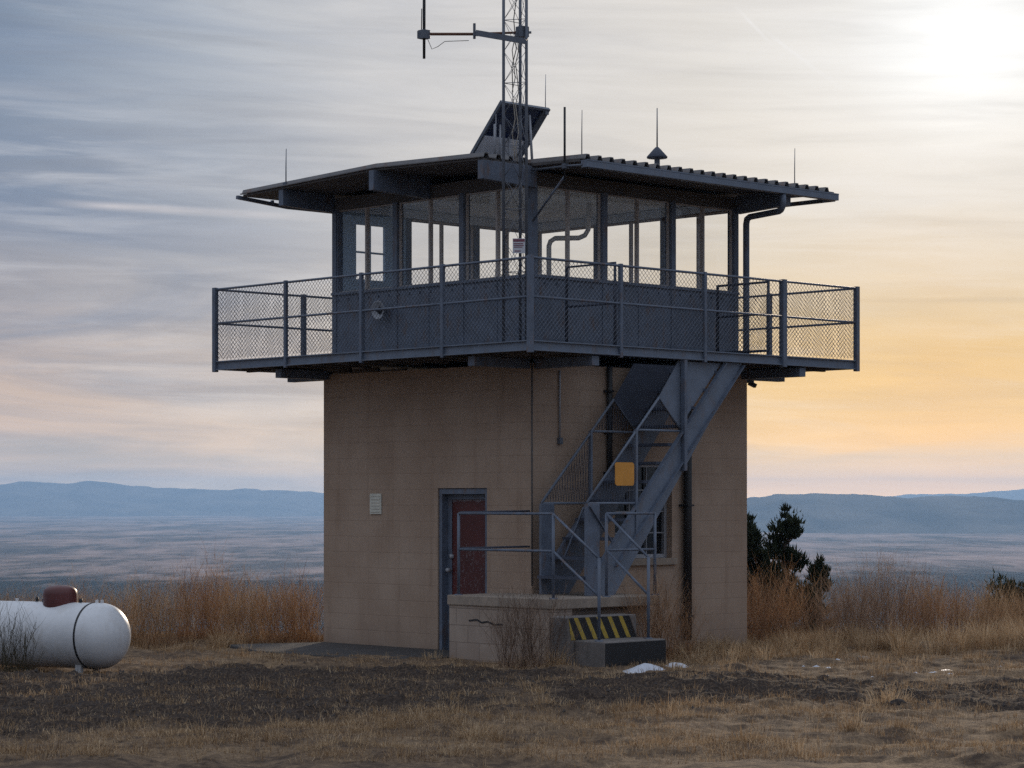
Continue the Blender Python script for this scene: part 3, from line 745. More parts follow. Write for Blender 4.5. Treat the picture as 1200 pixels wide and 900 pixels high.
for off, zz0 in ((.02, 5.8), (.06, 5.8)):
    pts = [wl(.0+off+.02*math.sin(q*2.1+off*50), zz0+q*.16, 28.26) for q in range(10)]; cb_.tube(pts, .006, 5)
cb_.build('cable', 'cable_pale', mast)
cb_ = MB(); cb_.tube([wl(-.98, 7.220), wl(-.93, 7.1), wl(-.86, 7.13), wl(-.78, 7.19), wl(-.5, 7.2)], .004, 5)
cb_.tube([wl(.08, 7.9), wl(.02, 7.45), wl(.05, 7.1), wl(.0, 6.9), wl(.01, 6.6)], .006, 5); cb_.build('cable', 'cable', mast)
da = thing('dipole_antenna', 'vertical antenna clamped to the end of the mast side arm', 'antenna', wl(-1.02, 7.0))
MB().tube([wl(-1.02, 6.99), wl(-1.02, 7.5), wl(-1.015, 9.0)], [.016, .018, .014], 8).tube([wl(-1.05, 7.330), wl(-1.047, 7.570)], .006, 5).build('rod', 'black_pipe', da)
x_, y_, _ = L(-1.02, 28.3); cm = MB(); cm.box((x_-.05, y_-.05, 7.220), (x_+.05, y_+.05, 7.320)); cm.bar(wl(-1.1, 7.250), wl(-.95, 7.250), .03, .05).bar(wl(-1.1, 7.295), wl(-.95, 7.295), .03, .03)
cm.build('clamp', 'galv', da)
ms = thing('notice_sign', 'small white notice sign with dark red heading fixed to the mast', 'sign', wl(.078, 4.79, 28.12))
X0, X1, Z0, Z1, Yq = .008, .152, 4.715, 4.885, 28.12
m = MB(); m._add([wl(X0, Z0, Yq), wl(X1, Z0, Yq), wl(X1, Z1, Yq), wl(X0, Z1, Yq), wl(X0, Z0, Yq+.006), wl(X1, Z0, Yq+.006), wl(X1, Z1, Yq+.006), wl(X0, Z1, Yq+.006)],
                 [(0,1,2,3),(7,6,5,4),(0,4,5,1),(1,5,6,2),(2,6,7,3),(3,7,4,0)]); m.build('plate', 'sign_white', ms)
m = MB()
for z_, hgt, xa, xb in ((4.862, .03, .014, .146), (4.825, .01, .02, .13), (4.805, .01, .02, .135), (4.785, .01, .02, .12), (4.74, .012, .03, .1)):
    m._add([wl(xa, z_-hgt/2, Yq-.002), wl(xb, z_-hgt/2, Yq-.002), wl(xb, z_+hgt/2, Yq-.002), wl(xa, z_+hgt/2, Yq-.002)], [(0, 1, 2, 3)])
m.build('print', 'sign_ink', ms)

# ------------------------------------------------------------------ on the roof
so = thing('solar_panel', 'tilted solar panel on struts, its back towards us, behind the mast', 'solar panel', (.1, .6, 5.95))
pt, pb = Vector((0, .207, 6.605)), Vector((0, .80, 5.965)); dv = (pb-pt).normalized(); nv = Vector((1, 0, 0)).cross(dv)
if nv.z > 0: nv = -nv                                        # nv points down, to the back of the panel
x0_, x1_ = -.31, .50; Lp = (pb-pt).length
def pp(x, s_, o_): v = pt + dv*s_ + nv*o_; return (x, v.y, v.z)
def pbox(m, xa, xb, sa_, sb__, oa, ob):
    vs = [pp(xa, sa_, oa), pp(xb, sa_, oa), pp(xb, sb__, oa), pp(xa, sb__, oa), pp(xa, sa_, ob), pp(xb, sa_, ob), pp(xb, sb__, ob), pp(xa, sb__, ob)]
    m._add(vs, [(0,3,2,1),(4,5,6,7),(0,1,5,4),(1,2,6,5),(2,3,7,6),(3,0,4,7)])
m = MB(); pbox(m, x0_, x1_, 0, .028, -.02, .022); pbox(m, x0_, x1_, Lp-.028, Lp, -.02, .022); pbox(m, x0_, x0_+.028, .028, Lp-.028, -.02, .022); pbox(m, x1_-.1, x1_, .028, Lp-.028, -.02, .022)
m.build('frame', 'galv', so)
m = MB(); pbox(m, x0_+.028, x1_-.1, .028, Lp-.028, -.014, -.004); m.build('cells', 'solar_cell', so)
m = MB(); pbox(m, x0_+.028, x1_-.1, .50, Lp-.028, -.002, .012); m.build('backing_board', 'panel_back', so)
m = MB()
for k_ in range(1, 5): pbox(m, x0_+.028+k_*.135-.003, x0_+.028+k_*.135+.003, .03, .5, -.0035, -.001)
for k_ in range(1, 4): pbox(m, x0_+.028, x1_-.1, .03+k_*.12-.003, .03+k_*.12+.003, -.0038, -.0012)
m.build('cell_grid', 'galv', so)
m = MB()
for x in (-.29, -.2): m.tube([(x, .34, 5.93), (x, .34, 6.35)], .014, 8)
m.tube([(.2, .2, 5.9), (.2, .25, 6.5)], .016, 8).tube([(.1, .5, 5.9), (.1, .5, 6.25)], .016, 8).bar((-.31, .3, 5.93), (.5, .3, 5.93), .05, .05)
m.build('strut', 'galv_light', so)
def whip(x, y, z0, h_, label, r_=.009, mount=True, m_='galv'):
    t_ = thing('whip_antenna', label, 'antenna', (x, y, z0), 'whip antennas on the roof')
    MB().tube([(x, y, z0), (x, y, z0+h_*.5), (x+.004, y, z0+h_)], [r_, r_*.85, r_*.55], 6).build('rod', m_, t_)
    if mount: MB().box((x-.03, y-.03, z0-.02), (x+.03, y+.03, z0+.03)).build('mount', 'galv', t_)
whip(-.77, 3.72, 5.90, .46, 'short whip antenna at the left roof edge')
whip(.46, .24, 6.55, .47, 'thin whip antenna rising from the solar panel top corner', .006, True, 'galv_light')
whip(-.31, .3, 5.94, .52, 'short pale rod antenna left of the solar panel', .008, False, 'galv_light')
whip(.114, -.72, 5.88, .56, 'slender whip antenna on the roof just right of the dark pole', .007)
whip(3.9, -.8, 5.88, .48, 'short whip antenna at the right end of the eave', .007)
ap = thing('antenna_pole', 'thick dark antenna pole braced against the notched roof corner', 'antenna', (-.05, -.6, 5.5))
MB().tube([(-.05, -.6, 5.58), (-.05, -.6, 6.47)], .0135, 8).build('rod', 'black_pipe', ap)
MB().tube([(-.05, -.6, 5.66), (C0-.02, C0-.03, 5.2)], .013, 8).build('brace', 'blue_paint', ap)
MB().tube([(-.02, -.02, 5.79), (-.03, -.6, 5.78), (-.02, -.86, 5.77)], .014, 8).build('bracket', 'galv', ap)
MB().box((-.075, -.625, 5.75), (-.005, -.575, 5.81)).build('clamp', 'galv', ap)
rv = thing('roof_vent', 'conical sheet-metal roof vent with a lightning spike on top', 'roof vent', (1.68, -.5, 5.88))
c_ = (1.7, -.45, 0)
MB().lathe([(.035, 5.86), (.035, 6.08)], c_, 12).lathe([(.06, 5.86), (.06, 5.90), (.035, 5.91)], c_, 12).build('pipe', 'galv', rv)
MB().lathe([(.0, 6.055), (.125, 6.055), (.13, 6.07), (.05, 6.16), (.02, 6.19), (0, 6.195)], c_, 20).build('cap', 'blue_paint_dark', rv)
MB().tube([(1.7, -.45, 6.19), (1.7, -.45, 6.67)], [.01, .006], 6).build('spike', 'galv', rv)
fl_ = thing('floodlight', 'small dark floodlight under the right corner of the deck', 'lamp', (S+.12, .1, 3.4))
MB().box((S+.02, .05, 3.40), (S+.2, .15, 3.43)).bar((S+.16, .1, 3.40), (S+.24, .06, 3.36), .07, .05).build('housing', 'black_pipe', fl_)

# ------------------------------------------------------------------ seen through the cab windows
sv = thing('stove_pipe', 'pale elbowed stove pipe inside the cab, right of the mast', 'stove pipe', (2.156, 1.9, ZD))
MB().tube([(2.156, 1.9, ZD+.6), (2.156, 1.9, 5.19), (2.17, 1.885, 5.25), (2.215, 1.845, 5.29), (2.44, 1.63, 5.295), (2.5, 1.58, 5.33), (2.53, 1.55, 5.40), (2.54, 1.54, ZR-.05)], .033, 14).build('pipe', 'white_metal', sv)
MB().box((1.95, 1.75, ZD+.12), (2.36, 2.1, ZD+.62)).box((1.97, 1.77, ZD+.003), (2.02, 1.82, ZD+.12)).box((2.29, 2.03, ZD+.003), (2.34, 2.08, ZD+.12)).build('stove', 'black_pipe', sv, .02)
tb = thing('sighting_table', 'round sighting instrument on a stand in the middle of the cab', 'instrument', (1.55, 2.05, ZD))
MB().box((1.4, 1.9, ZD+.003), (1.7, 2.2, ZD+.98)).build('stand', 'furniture', tb, .02)
MB().lathe([(0, ZD+.985), (.26, ZD+.985), (.27, ZD+1.0), (.26, ZD+1.03), (0, ZD+1.03)], (1.55, 2.05, 0), 24).build('dial', 'galv', tb)
m = MB(); 
for sx in (-.2, .2): m.box((1.55+sx-.01, 2.04, ZD+1.03), (1.55+sx+.01, 2.06, ZD+1.16))
m.box((1.35, 2.044, ZD+1.09), (1.75, 2.056, ZD+1.1)); m.build('sight', 'galv', tb)
ct = thing('counter', 'low brown counter along the far cab windows', 'counter', (3.3, 2.9, ZD))
MB().box((3.1, 1.3, ZD+.84), (i1-.03, 3.5, ZD+.9)).build('top', 'furniture', ct, .01)
MB().box((3.15, 1.35, ZD+.003), (i1-.05, 3.45, ZD+.838)).build('cabinet', 'inner_wall', ct)
bx_ = thing('radio_set', 'dark radio set standing on the counter in the cab', 'radio', (3.4, 2.2, ZD+.9))
MB().box((3.25, 2.1, ZD+.902), (3.5, 2.45, ZD+1.03)).build('case', 'black_pipe', bx_, .01)
MB().box((3.244, 2.13, ZD+.93), (3.249, 2.3, ZD+1.0)).build('face_panel', 'galv', bx_)

# ------------------------------------------------------------------ propane tank
tk_o = Vector((-4.66, 26.9, .372)); ta = R(180-27)
pt_ = thing('propane_tank', 'white horizontal propane tank with dark red dome cap and black strap', 'propane tank', (0, 0, 0), None, 'world')
pt_.location = tk_o; pt_.rotation_euler = (0, 0, R(-27)); ORG[pt_.name] = (0, 0, 0)   # local +x = the near right end
Rt = .363; n_ = 14; xl = -1.62
prof = [(Rt*math.sin(R(90*i/n_)), .16+.30*math.cos(R(90*i/n_))) for i in range(n_+1)] + [(Rt, -.5), (Rt, xl)] + [(Rt*math.cos(R(90*i/n_)), xl-.30*math.sin(R(90*i/n_))) for i in range(1, n_+1)]
MB().lathe(prof, (0, 0, 0), 56, 'x').build('body', 'tank_white', pt_)
cap_ = MB(); cap_.lathe([(0, .55), (.08, .548), (.145, .53), (.18, .50), (.19, .45), (.19, .28)], (-.40, 0, 0), 32); cap_.build('dome_cap', 'cap_red', pt_)
MB().lathe([(Rt-.002, .152), (Rt+.003, .157), (Rt+.003, .163), (Rt-.002, .168)], (0, 0, 0), 56, 'x').lathe([(Rt-.002, -.738), (Rt+.0025, -.734), (Rt+.0025, -.728), (Rt-.002, -.724)], (0, 0, 0), 56, 'x').build('weld_seam', 'tank_white', pt_)
MB().tube([(-.62, -.03, Rt-.02), (-.62, -.03, Rt+.03), (-.5, -.03, Rt+.035)], .01, 8).build('gas_pipe', 'galv', pt_)
m = MB(); m.lathe([(Rt+.001, -.012), (Rt+.005, -.011), (Rt+.005, .011), (Rt+.001, .012)], (.06, 0, 0), 56, 'x'); m.build('strap', 'black_pipe', pt_)
for x in (-.02, xl+.1):
    for y in (-.16, .16): MB().box((x-.04, y-.025, -.52), (x+.04, y+.025, -.31)).build('leg', 'white_metal', pt_, .005)
for x in (.1, .17, -1.0):
    MB().box((x-.006, -.02, Rt-.005), (x+.006, .02, Rt+.035)).build('lifting_lug', 'tank_white', pt_)
MB().tube([(-.12, .0, Rt-.01), (-.12, 0, Rt+.045)], .02, 10).build('valve', 'black_pipe', pt_)
MB().tube([(-.72, .0, Rt-.01), (-.72, 0, Rt+.05)], .017, 10).build('valve', 'black_pipe', pt_)

# ------------------------------------------------------------------ apron, snow, stones
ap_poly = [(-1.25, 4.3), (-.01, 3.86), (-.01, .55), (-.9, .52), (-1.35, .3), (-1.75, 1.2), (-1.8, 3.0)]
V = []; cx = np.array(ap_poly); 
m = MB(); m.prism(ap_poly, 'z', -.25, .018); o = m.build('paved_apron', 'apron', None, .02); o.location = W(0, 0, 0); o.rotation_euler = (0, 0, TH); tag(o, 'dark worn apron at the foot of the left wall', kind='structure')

def blob(name, X, Y, rx, ry, h_, m_, seed, sink=.02, n=20, rings=6):
    """a low irregular lump lying on the ground"""
    vs = []; rg = np.random.default_rng(seed); ph = rg.random(6)*6.28
    for i in range(rings+1):
        q = i/rings
        for k_ in range(n):
            t = 2*math.pi*k_/n; w_ = 1+.22*math.sin(2*t+ph[0])+.15*math.sin(3*t+ph[1])+.1*math.sin(5*t+ph[2])
            px_, py_ = X+rx*q*w_*math.cos(t), Y+ry*q*w_*math.sin(t)
            vs.append((px_, py_, (h_*(1-q*q)*(1+.35*math.sin(4*t+ph[3])*q) - sink*q*q)))
    V_ = np.array(vs); V_[:, 2] += ground_z(V_[:, 0], V_[:, 1])
    fs = [(i*n+k_, i*n+(k_+1) % n, (i+1)*n+(k_+1) % n, (i+1)*n+k_) for i in range(rings) for k_ in range(n)]
    o = np_mesh(name, V_, np.array(fs), [m_]); return o
sn = blob('snow_patch', 1.43, 26.7, .26, .17, .05, 'snow', 3)
tag(sn, 'largest patch of old snow at the foot of the entry steps', 'snow patch')
tag(blob('snow_patch', 1.83, 26.95, .15, .1, .05, 'snow', 4), 'smaller patch of snow right beside the large one', 'snow patch')
# scattered remnants of snow on the right: uncounted flecks, one object
Vs, Fs = [], []; rg = np.random.default_rng(5)
for k_ in range(16):
    X = rg.normal(4.6, 1.0); Y = rg.normal(26.9, .9); s_ = rg.uniform(.012, .06)*(1 if rg.random() > .2 else 1.4); n = 7
    o_ = len(Vs); z_ = float(ground_z(X, Y))
    Vs.append((X, Y, z_+.014))
    for q in range(n): 
        t = 6.283*q/n; w_ = s_*rg.uniform(.6, 1.3); Vs.append((X+w_*math.cos(t)*1.5, Y+w_*math.sin(t)*.8, z_-.005))
    Fs += [(o_, o_+1+q, o_+1+(q+1) % n) for q in range(n)]
tag(np_mesh('snow_flecks', Vs, Fs, ['snow']), 'flecks of old snow among the dry grass', kind='stuff')
def rock(X, Y, s_, m_, seed, label):
    bm = bmesh.new(); bmesh.ops.create_icosphere(bm, subdivisions=3, radius=1); rg = np.random.default_rng(seed); of = rg.random(3)*30
    for v in bm.verts:
        d_ = 1+float(fbm(v.co.x*1.3+of[0]+v.co.z, v.co.y*1.3+of[1], 3, seed))*.9; v.co = Vector((v.co.x*s_*1.3*d_, v.co.y*s_*d_, v.co.z*s_*.75*d_))
    me = bpy.data.meshes.new('rock'); bm.to_mesh(me); bm.free(); me.materials.append(MATS[m_]); o = bpy.data.objects.new('rock', me); COL.objects.link(o)
    o.location = (X, Y, float(ground_z(X, Y))+s_*.2); tag(o, label, 'rock')
rock(4.1, 28.4, .07, 'rock', 2, 'pale stone lying in the grass right of the tower')
rock(3.32, 21.1, .06, 'rock_dark', 3, 'dark stone in the near grass below the cinder track')

# loose cinders of the track: uncounted, one object
rg = np.random.default_rng(8); Vs = []; Fs = []
N = 3600; Xc = rg.uniform(-6.5, 6.5, N*2); Yc = rg.uniform(18.5, 27.4, N*2); keep = rg.random(N*2) < track_mask(Xc, Yc); Xc, Yc = Xc[keep], Yc[keep]
Zc = ground_z(Xc, Yc); sz = .007+.02*rg.random(len(Xc))**2.2
base_ = np.array([(1,0,-.3),(-.5,.87,-.3),(-.5,-.87,-.3),(0,0,.8)])
Vall = []; 
for q in range(len(Xc)):
    t = rg.random()*6.28; c_, s_ = math.cos(t), math.sin(t); b_ = base_*sz[q]*rg.uniform(.7, 1.3, (4, 3))
    Vall.append(np.stack([b_[:, 0]*c_-b_[:, 1]*s_+Xc[q], b_[:, 0]*s_+b_[:, 1]*c_+Yc[q], b_[:, 2]+Zc[q]+.005], -1))
Vall = np.concatenate(Vall); o4 = np.arange(len(Xc))[:, None]*4
Fs = np.concatenate([o4+np.array(f_) for f_ in ((0,1,3),(1,2,3),(2,0,3))])
tag(np_mesh('cinder_gravel', Vall, Fs, ['rock_dark'], False), 'dark cinder gravel of the track', kind='stuff')

# ------------------------------------------------------------------ plants
def blades(roots, n_per, len_rng, spread, width, bend, rg, tone_rng=(0, 1), seg=2):
    """tufts of bent flat blades; roots (N,3)"""
    N = len(roots); M = N*n_per
    rt = np.repeat(roots, n_per, 0); az = rg.random(M)*2*np.pi
    ln = rg.uniform(*len_rng, M)*np.repeat(rg.uniform(.6, 1.25, N), n_per)
    off = rg.random(M)**.5*spread; base_ = rt + np.stack([np.cos(az)*off, np.sin(az)*off, np.zeros(M)], -1)
    tilt = rg.uniform(.1, 1, M)*bend; laz = az + rg.normal(0, .5, M)
    h0 = np.stack([np.cos(laz), np.sin(laz), np.zeros(M)], -1); side = np.stack([-np.sin(laz+rg.normal(0, .8, M)), np.cos(laz), np.zeros(M)], -1)
    pts = [base_]
    for k_ in range(seg):
        tt = tilt*(.5+k_*.9); d_ = h0*np.sin(tt)[:, None] + np.array([0, 0, 1.])*np.cos(tt)[:, None]
        pts.append(pts[-1] + d_*(ln/seg)[:, None])
    Vt = []; wd = width*rg.uniform(.6, 1.3, M)
    for k_ in range(seg):
        w_ = (wd*(1-k_/seg*.6)/2)[:, None]*side; Vt += [pts[k_]-w_, pts[k_]+w_]
    Vt.append(pts[-1]); nv_ = 2*seg+1
    V_ = np.stack(Vt, 1).reshape(-1, 3); o_ = (np.arange(M)*nv_)[:, None]
    fs = []
    for k_ in range(seg-1): fs += [(2*k_, 2*k_+1, 2*k_+3), (2*k_, 2*k_+3, 2*k_+2)]
    fs.append((2*seg-2, 2*seg-1, 2*seg))
    F_ = np.concatenate([o_+np.array(f_) for f_ in fs])
    tone = np.repeat(np.clip(np.repeat(rg.uniform(*tone_rng, N), n_per) + rg.normal(0, .18, M), 0, 1), nv_)
    return V_, F_, tone
def join(parts):
    V_, F_, T_ = [], [], []; o_ = 0
    for v, f_, t in parts: V_.append(v); F_.append(f_+o_); T_.append(t); o_ += len(v)
    return np.concatenate(V_), np.concatenate(F_), np.concatenate(T_)
def clear_of_buildings(X, Y):
    x = (X-TX)*CT + (Y-TY)*ST; y = -(X-TX)*ST + (Y-TY)*CT
    inside = (x > -.05) & (x < S+.05) & (y > -.05) & (y < S+.05)
    porch = (x > -.98) & (x < .9) & (y > -1.35) & (y < .52)
    steps = (x > -1.15) & (x < .1) & (y > -2.12) & (y < -1.2)
    apron_ = (x > -1.6) & (x < 0) & (y > .55) & (y < 3.9)
    return ~(inside | porch | steps | apron_)
rg = np.random.default_rng(31)
def scatter(N, x0, x1, y0, y1, dens):
    X = rg.uniform(x0, x1, N); Y = rg.uniform(y0, y1, N); k_ = (rg.random(N) < dens(X, Y)) & clear_of_buildings(X, Y); X, Y = X[k_], Y[k_]
    return np.stack([X, Y, ground_z(X, Y)-.005], -1)
patch = lambda X, Y: sstep(-.06, .15, fbm(X*1.7, Y*1.7, 4, 9))*.75 + .25*sstep(-.1, .2, fbm(X*.7, Y*.7, 3, 77))
mat_dens = lambda X, Y: (1-track_mask(X, Y))*(.12+.88*patch(X, Y))
r1 = scatter(13000, -6.8, 7.3, 16.6, 35.5, mat_dens)
r2 = scatter(2600, -6.8, 7.3, 16.6, 34, lambda X, Y: (1-track_mask(X, Y))*sstep(.35, .9, patch(X, Y))*.7)
r3 = scatter(9000, -4, 4.2, 16.6, 21.2, mat_dens)
edge = lambda X, Y: sstep(.0, .16, fbm(X*1.3, Y*1.3, 3, 91))
r4 = scatter(420, -6.8, -2.2, 31.2, 33.2, edge)
r5 = scatter(620, 2.4, 7.2, 30.6, 33.4, edge)
r7 = scatter(8000, -6.8, 7.3, 18, 27.4, lambda X, Y: track_mask(X, Y)*(.15+.85*sstep(-.1, .15, fbm(X*2.1, Y*3.1, 3, 55))))
r8 = scatter(260, 4.6, 7.4, 29.3, 33, edge)
r6 = scatter(60, 2.0, 4.0, 28.3, 31.8, lambda X, Y: X*0+1)
gp = join([blades(r1, 15, (.04, .11), .1, .005, 1.5, rg, (.1, .75)), blades(r2, 30, (.08, .19), .08, .005, 1.25, rg, (.3, .95)), blades(r3, 10, (.03, .085), .09, .0036, 1.55, rg, (.1, .85)),
           blades(r4, 46, (.14, .34), .09, .006, .95, rg, (.25, .9), 3), blades(r5, 50, (.14, .36), .1, .006, .95, rg, (.35, 1), 3), blades(r7, 9, (.03, .1), .12, .0045, 1.6, rg, (.05, .85)), blades(r8, 44, (.2, .48), .1, .006, .75, rg, (.4, 1), 3), blades(r6, 46, (.12, .28), .09, .006, 1.0, rg, (.3, .9), 3)])
tag(np_mesh('dry_grass', gp[0], gp[1], ['grass_dry'], False, None, gp[2]), 'short tufted dry grass covering the hilltop', kind='stuff')

def stems(roots, hgt, rg, n_tw=7, lean=.22, width=.007, tones=(0, 1), seg=4, tw=(.1, .28)):
    """upright woody stems with side twigs, each a thin tapering ribbon pair (cross)"""
    N = len(roots); tone = np.clip(rg.uniform(*tones, N), 0, 1)
    az = rg.random(N)*6.28; ln = hgt*rg.uniform(.65, 1.1, N); lean_ = np.abs(rg.normal(0, lean, N))
    P = [roots]; d0 = np.stack([np.cos(az)*np.sin(lean_), np.sin(az)*np.sin(lean_), np.cos(lean_)], -1)
    for k_ in range(seg):
        d0 = d0 + rg.normal(0, .09, (N, 3)); d0 /= np.linalg.norm(d0, axis=1)[:, None]; P.append(P[-1] + d0*(ln/seg)[:, None])
    parts = []
    def ribbon(P_, w0, w1, tn, ang):
        n = len(P_); M = len(P_[0]); sd = np.stack([np.cos(ang), np.sin(ang), np.zeros(M)], -1); Vt = []
        for k_ in range(n): w_ = (w0+(w1-w0)*k_/(n-1))/2; Vt += [P_[k_]-sd*w_, P_[k_]+sd*w_]
        V_ = np.stack(Vt, 1).reshape(-1, 3); o_ = (np.arange(M)*2*n)[:, None]
        F_ = np.concatenate([o_+np.array(f_) for k_ in range(n-1) for f_ in ((2*k_, 2*k_+1, 2*k_+3), (2*k_, 2*k_+3, 2*k_+2))])
        parts.append((V_, F_, np.repeat(tn, 2*n)))
    ang = rg.random(N)*3.14
    ribbon(P, width, width*.35, tone, ang); ribbon(P, width, width*.35, tone, ang+1.57)
    for t in range(n_tw):
        q = rg.uniform(.3, 1.0, N)*seg; i = np.minimum(q.astype(int), seg-1); fr = (q-i)[:, None]
        PP = np.stack(P, 0); st_ = PP[i, np.arange(N)]*(1-fr) + PP[i+1, np.arange(N)]*fr
        a2 = rg.random(N)*6.28; el_ = rg.uniform(.5, 1.25, N); l2 = rg.uniform(*tw, N)*hgt/np.mean(hgt) if np.ndim(hgt) else rg.uniform(*tw, N)
        dd = np.stack([np.cos(a2)*np.cos(el_), np.sin(a2)*np.cos(el_), np.sin(el_)], -1)
        mid_ = st_ + dd*(l2*.5)[:, None] + rg.normal(0, .012, (N, 3)); en = st_ + dd*l2[:, None] + np.array([0, 0, .03])
        ribbon([st_, mid_, en], width*.5, width*.25, np.clip(tone+rg.normal(.08, .12, N), 0, 1), rg.random(N)*3.14)
    return join(parts)
def shrub(name, label, cat, X, Y, rad, hgt, n, m_, seed, group=None, lean=.36, n_tw=12, tones=(.1, 1), width=.0058, tw=(.1, .3), skirt=True):
    rg = np.random.default_rng(seed); t = rg.random(n)*6.28; q = rg.random(n)**.6*rad
    XX, YY = X+np.cos(t)*q, Y+np.sin(t)*q*.8; k_ = clear_of_buildings(XX, YY); XX, YY, q = XX[k_], YY[k_], q[k_]
    rt = np.stack([XX, YY, ground_z(XX, YY)-.02], -1); hh = hgt*(1-.35*(q/rad)**2)
    parts = [stems(rt, hh, rg, n_tw, lean, width, tones, 4, tw)]
    if skirt:
        rr_ = rt[rg.random(len(rt)) < .5]; parts.append(blades(rr_, 8, (.1, .3), .06, .006, .8, rg, (.3, .9)))
    V_, F_, T_ = join(parts); org = np.array([X, Y, float(ground_z(X, Y))])
    o = np_mesh(name, V_-org, F_, [m_], False, None, T_); o.location = org; tag(o, label, cat, group); return o
def by(px, Y): return (px-600)/F_PX*Y
# uncounted brush thickets behind the clearing, one mass on each side of the tower
def thicket(name, label, x0, x1, y0, y1, N, hf, mlist, seed):
    rg = np.random.default_rng(seed); X = rg.uniform(x0, x1, N); Y = rg.uniform(y0, y1, N); k_ = clear_of_buildings(X, Y); X, Y = X[k_], Y[k_]
    cl = sstep(-.2, .15, fbm(X*.8, Y*.8, 3, seed)); k_ = rg.random(len(X)) < .1+.9*cl; X, Y, cl = X[k_], Y[k_], cl[k_]
    rt = np.stack([X, Y, ground_z(X, Y)-.03], -1); h_ = hf(X, Y)*(.35+.6*cl)*rg.uniform(.7, 1.15, len(X))
    parts = [stems(rt, h_, rg, 14, .34, .006, (0, 1), 4, (.1, .32))]
    parts.append(blades(rt[::2], 10, (.12, .34), .12, .006, .8, rg, (.3, 1)))
    V_, F_, T_ = join(parts); tag(np_mesh(name, V_, F_, mlist, False, None, T_), label, kind='stuff')
thicket('dry_brush', 'thicket of rusty dry brush behind the clearing left of the tower', -10, -2.3, 32.5, 36, 820, lambda X, Y: np.interp(X, [-9, -6, -5.0, -3.5, -2.4], [.75, .8, .95, .85, .9]), ['brush_tan'], 101)
thicket('dry_brush', 'thicket of grey-brown dry brush behind the clearing right of the tower', 2.7, 10, 32.6, 36, 1000, lambda X, Y: np.interp(X, [2.5, 3.6, 5, 6, 9], [.8, .8, 1.0, .75, .7]), ['brush_grey'], 102)
SH = 'dry shrubs around the clearing'
shrub('dry_shrub', 'tallest rust-coloured shrub behind the clearing between tank and tower', 'shrub', -4.15, 33.3, .5, 1.12, 170, 'brush_rust', 1, SH)
shrub('dry_shrub', 'broad tan shrub just right of the propane tank', 'shrub', -5.0, 32.7, .6, .9, 150, 'brush_tan', 2, SH)
shrub('dry_shrub', 'rusty shrub pressed against the left wall of the tower', 'shrub', -2.95, 32.8, .4, 1.0, 130, 'brush_rust', 3, SH)
shrub('dry_shrub', 'rust-brown shrub at the right wall corner below the juniper', 'shrub', 3.5, 33.0, .5, 1.02, 170, 'brush_rust', 4, SH)
shrub('dry_shrub', 'tall grey-brown shrub right of the small juniper', 'shrub', 5.15, 33.5, .65, 1.2, 190, 'brush_grey', 5, SH)
shrub('dry_shrub', 'tall straw-coloured shrub near the right edge of the clearing', 'shrub', 6.5, 32.8, .6, .8, 170, 'brush_tan', 6, SH)
shrub('dry_shrub', 'low rusty shrub directly behind the tank dome cap', 'shrub', by(95, 32.6), 32.6, .45, .8, 120, 'brush_rust', 21, SH)
shrub('dry_shrub', 'loose tan shrub between the tallest rust shrub and the tower', 'shrub', by(292, 32.9), 32.9, .4, .9, 120, 'brush_tan', 22, SH)
shrub('dry_shrub', 'wispy tan shrub at the left edge behind the tank', 'shrub', by(22, 33), 33, .5, .75, 120, 'brush_grey', 23, SH)
shrub('dry_shrub', 'grey-brown shrub close beside the small juniper', 'shrub', by(993, 32.8), 32.8, .4, .95, 130, 'brush_grey', 24, SH)
shrub('dry_shrub', 'rust-tinged shrub left of the straw-coloured one', 'shrub', by(1095, 33), 33, .5, .95, 140, 'brush_rust', 25, SH)
shrub('dry_shrub', 'leafless grey shrub growing before the porch block wall', 'shrub', .18, 27.05, .36, .92, 95, 'brush_grey', 7, SH, .42, 12, (-.2, .5), .0062, (.1, .3))
shrub('dry_shrub', 'reddish brown shrub growing between entry steps and window', 'shrub', 1.7, 28.3, .42, 1.05, 170, 'brush_rust', 8, SH, .38, 12, (0, .8), .0055, (.08, .28))
shrub('dry_shrub', 'bare dark twiggy shrub in front of the propane tank', 'shrub', -5.45, 26.25, .3, .75, 42, 'weed_dark', 9, SH, .35, 9, (0, 1), .008, (.1, .3))
shrub('weed', 'spindly dark weed standing against the left wall near its far corner', 'weed', -1.85, 29.95, .1, .42, 22, 'weed_dark', 10, 'weeds at the wall', .3, 6, (0, 1), .006, (.05, .14))
shrub('weed', 'shorter dark weed against the left wall nearer the red door', 'weed', -1.42, 29.55, .1, .34, 22, 'weed_dark', 11, 'weeds at the wall', .35, 6, (0, 1), .006, (.05, .12))
# individually visible bunch grass
def bunch(X, Y, h_, n, seed, label, m_='grass_dry', rad=.12):
    rg = np.random.default_rng(seed); z_ = float(ground_z(X, Y)); V_, F_, T_ = blades(np.array([[0, 0, -.02]]*3)+rg.normal(0, .03, (3, 3))*[1, 1, 0], n//3, (h_*.6, h_*1.1), rad, .006, .75, rg, (.4, 1), 3)
    o = np_mesh('bunch_grass', V_, F_, [m_], False, None, T_); o.location = (X, Y, z_); tag(o, label, 'grass tuft', 'clumps of bunch grass')
bunch(.52, 26.95, .36, 150, 1, 'pale bunch grass clump beside the grey entry step')
bunch(2.1, 27.95, .26, 200, 2, 'straw bunch grass clump right of the entry steps', rad=.2)
bunch(2.75, 29.0, .22, 150, 3, 'low bunch grass clump at the foot of the right wall', rad=.2)
bunch(-.25, 18.4, .16, 240, 4, 'bunch grass clump in the foreground left of the middle', rad=.16)
bunch(-.06, 21.2, .17, 150, 5, 'bunch grass clump at the near edge of the cinder track', rad=.14)
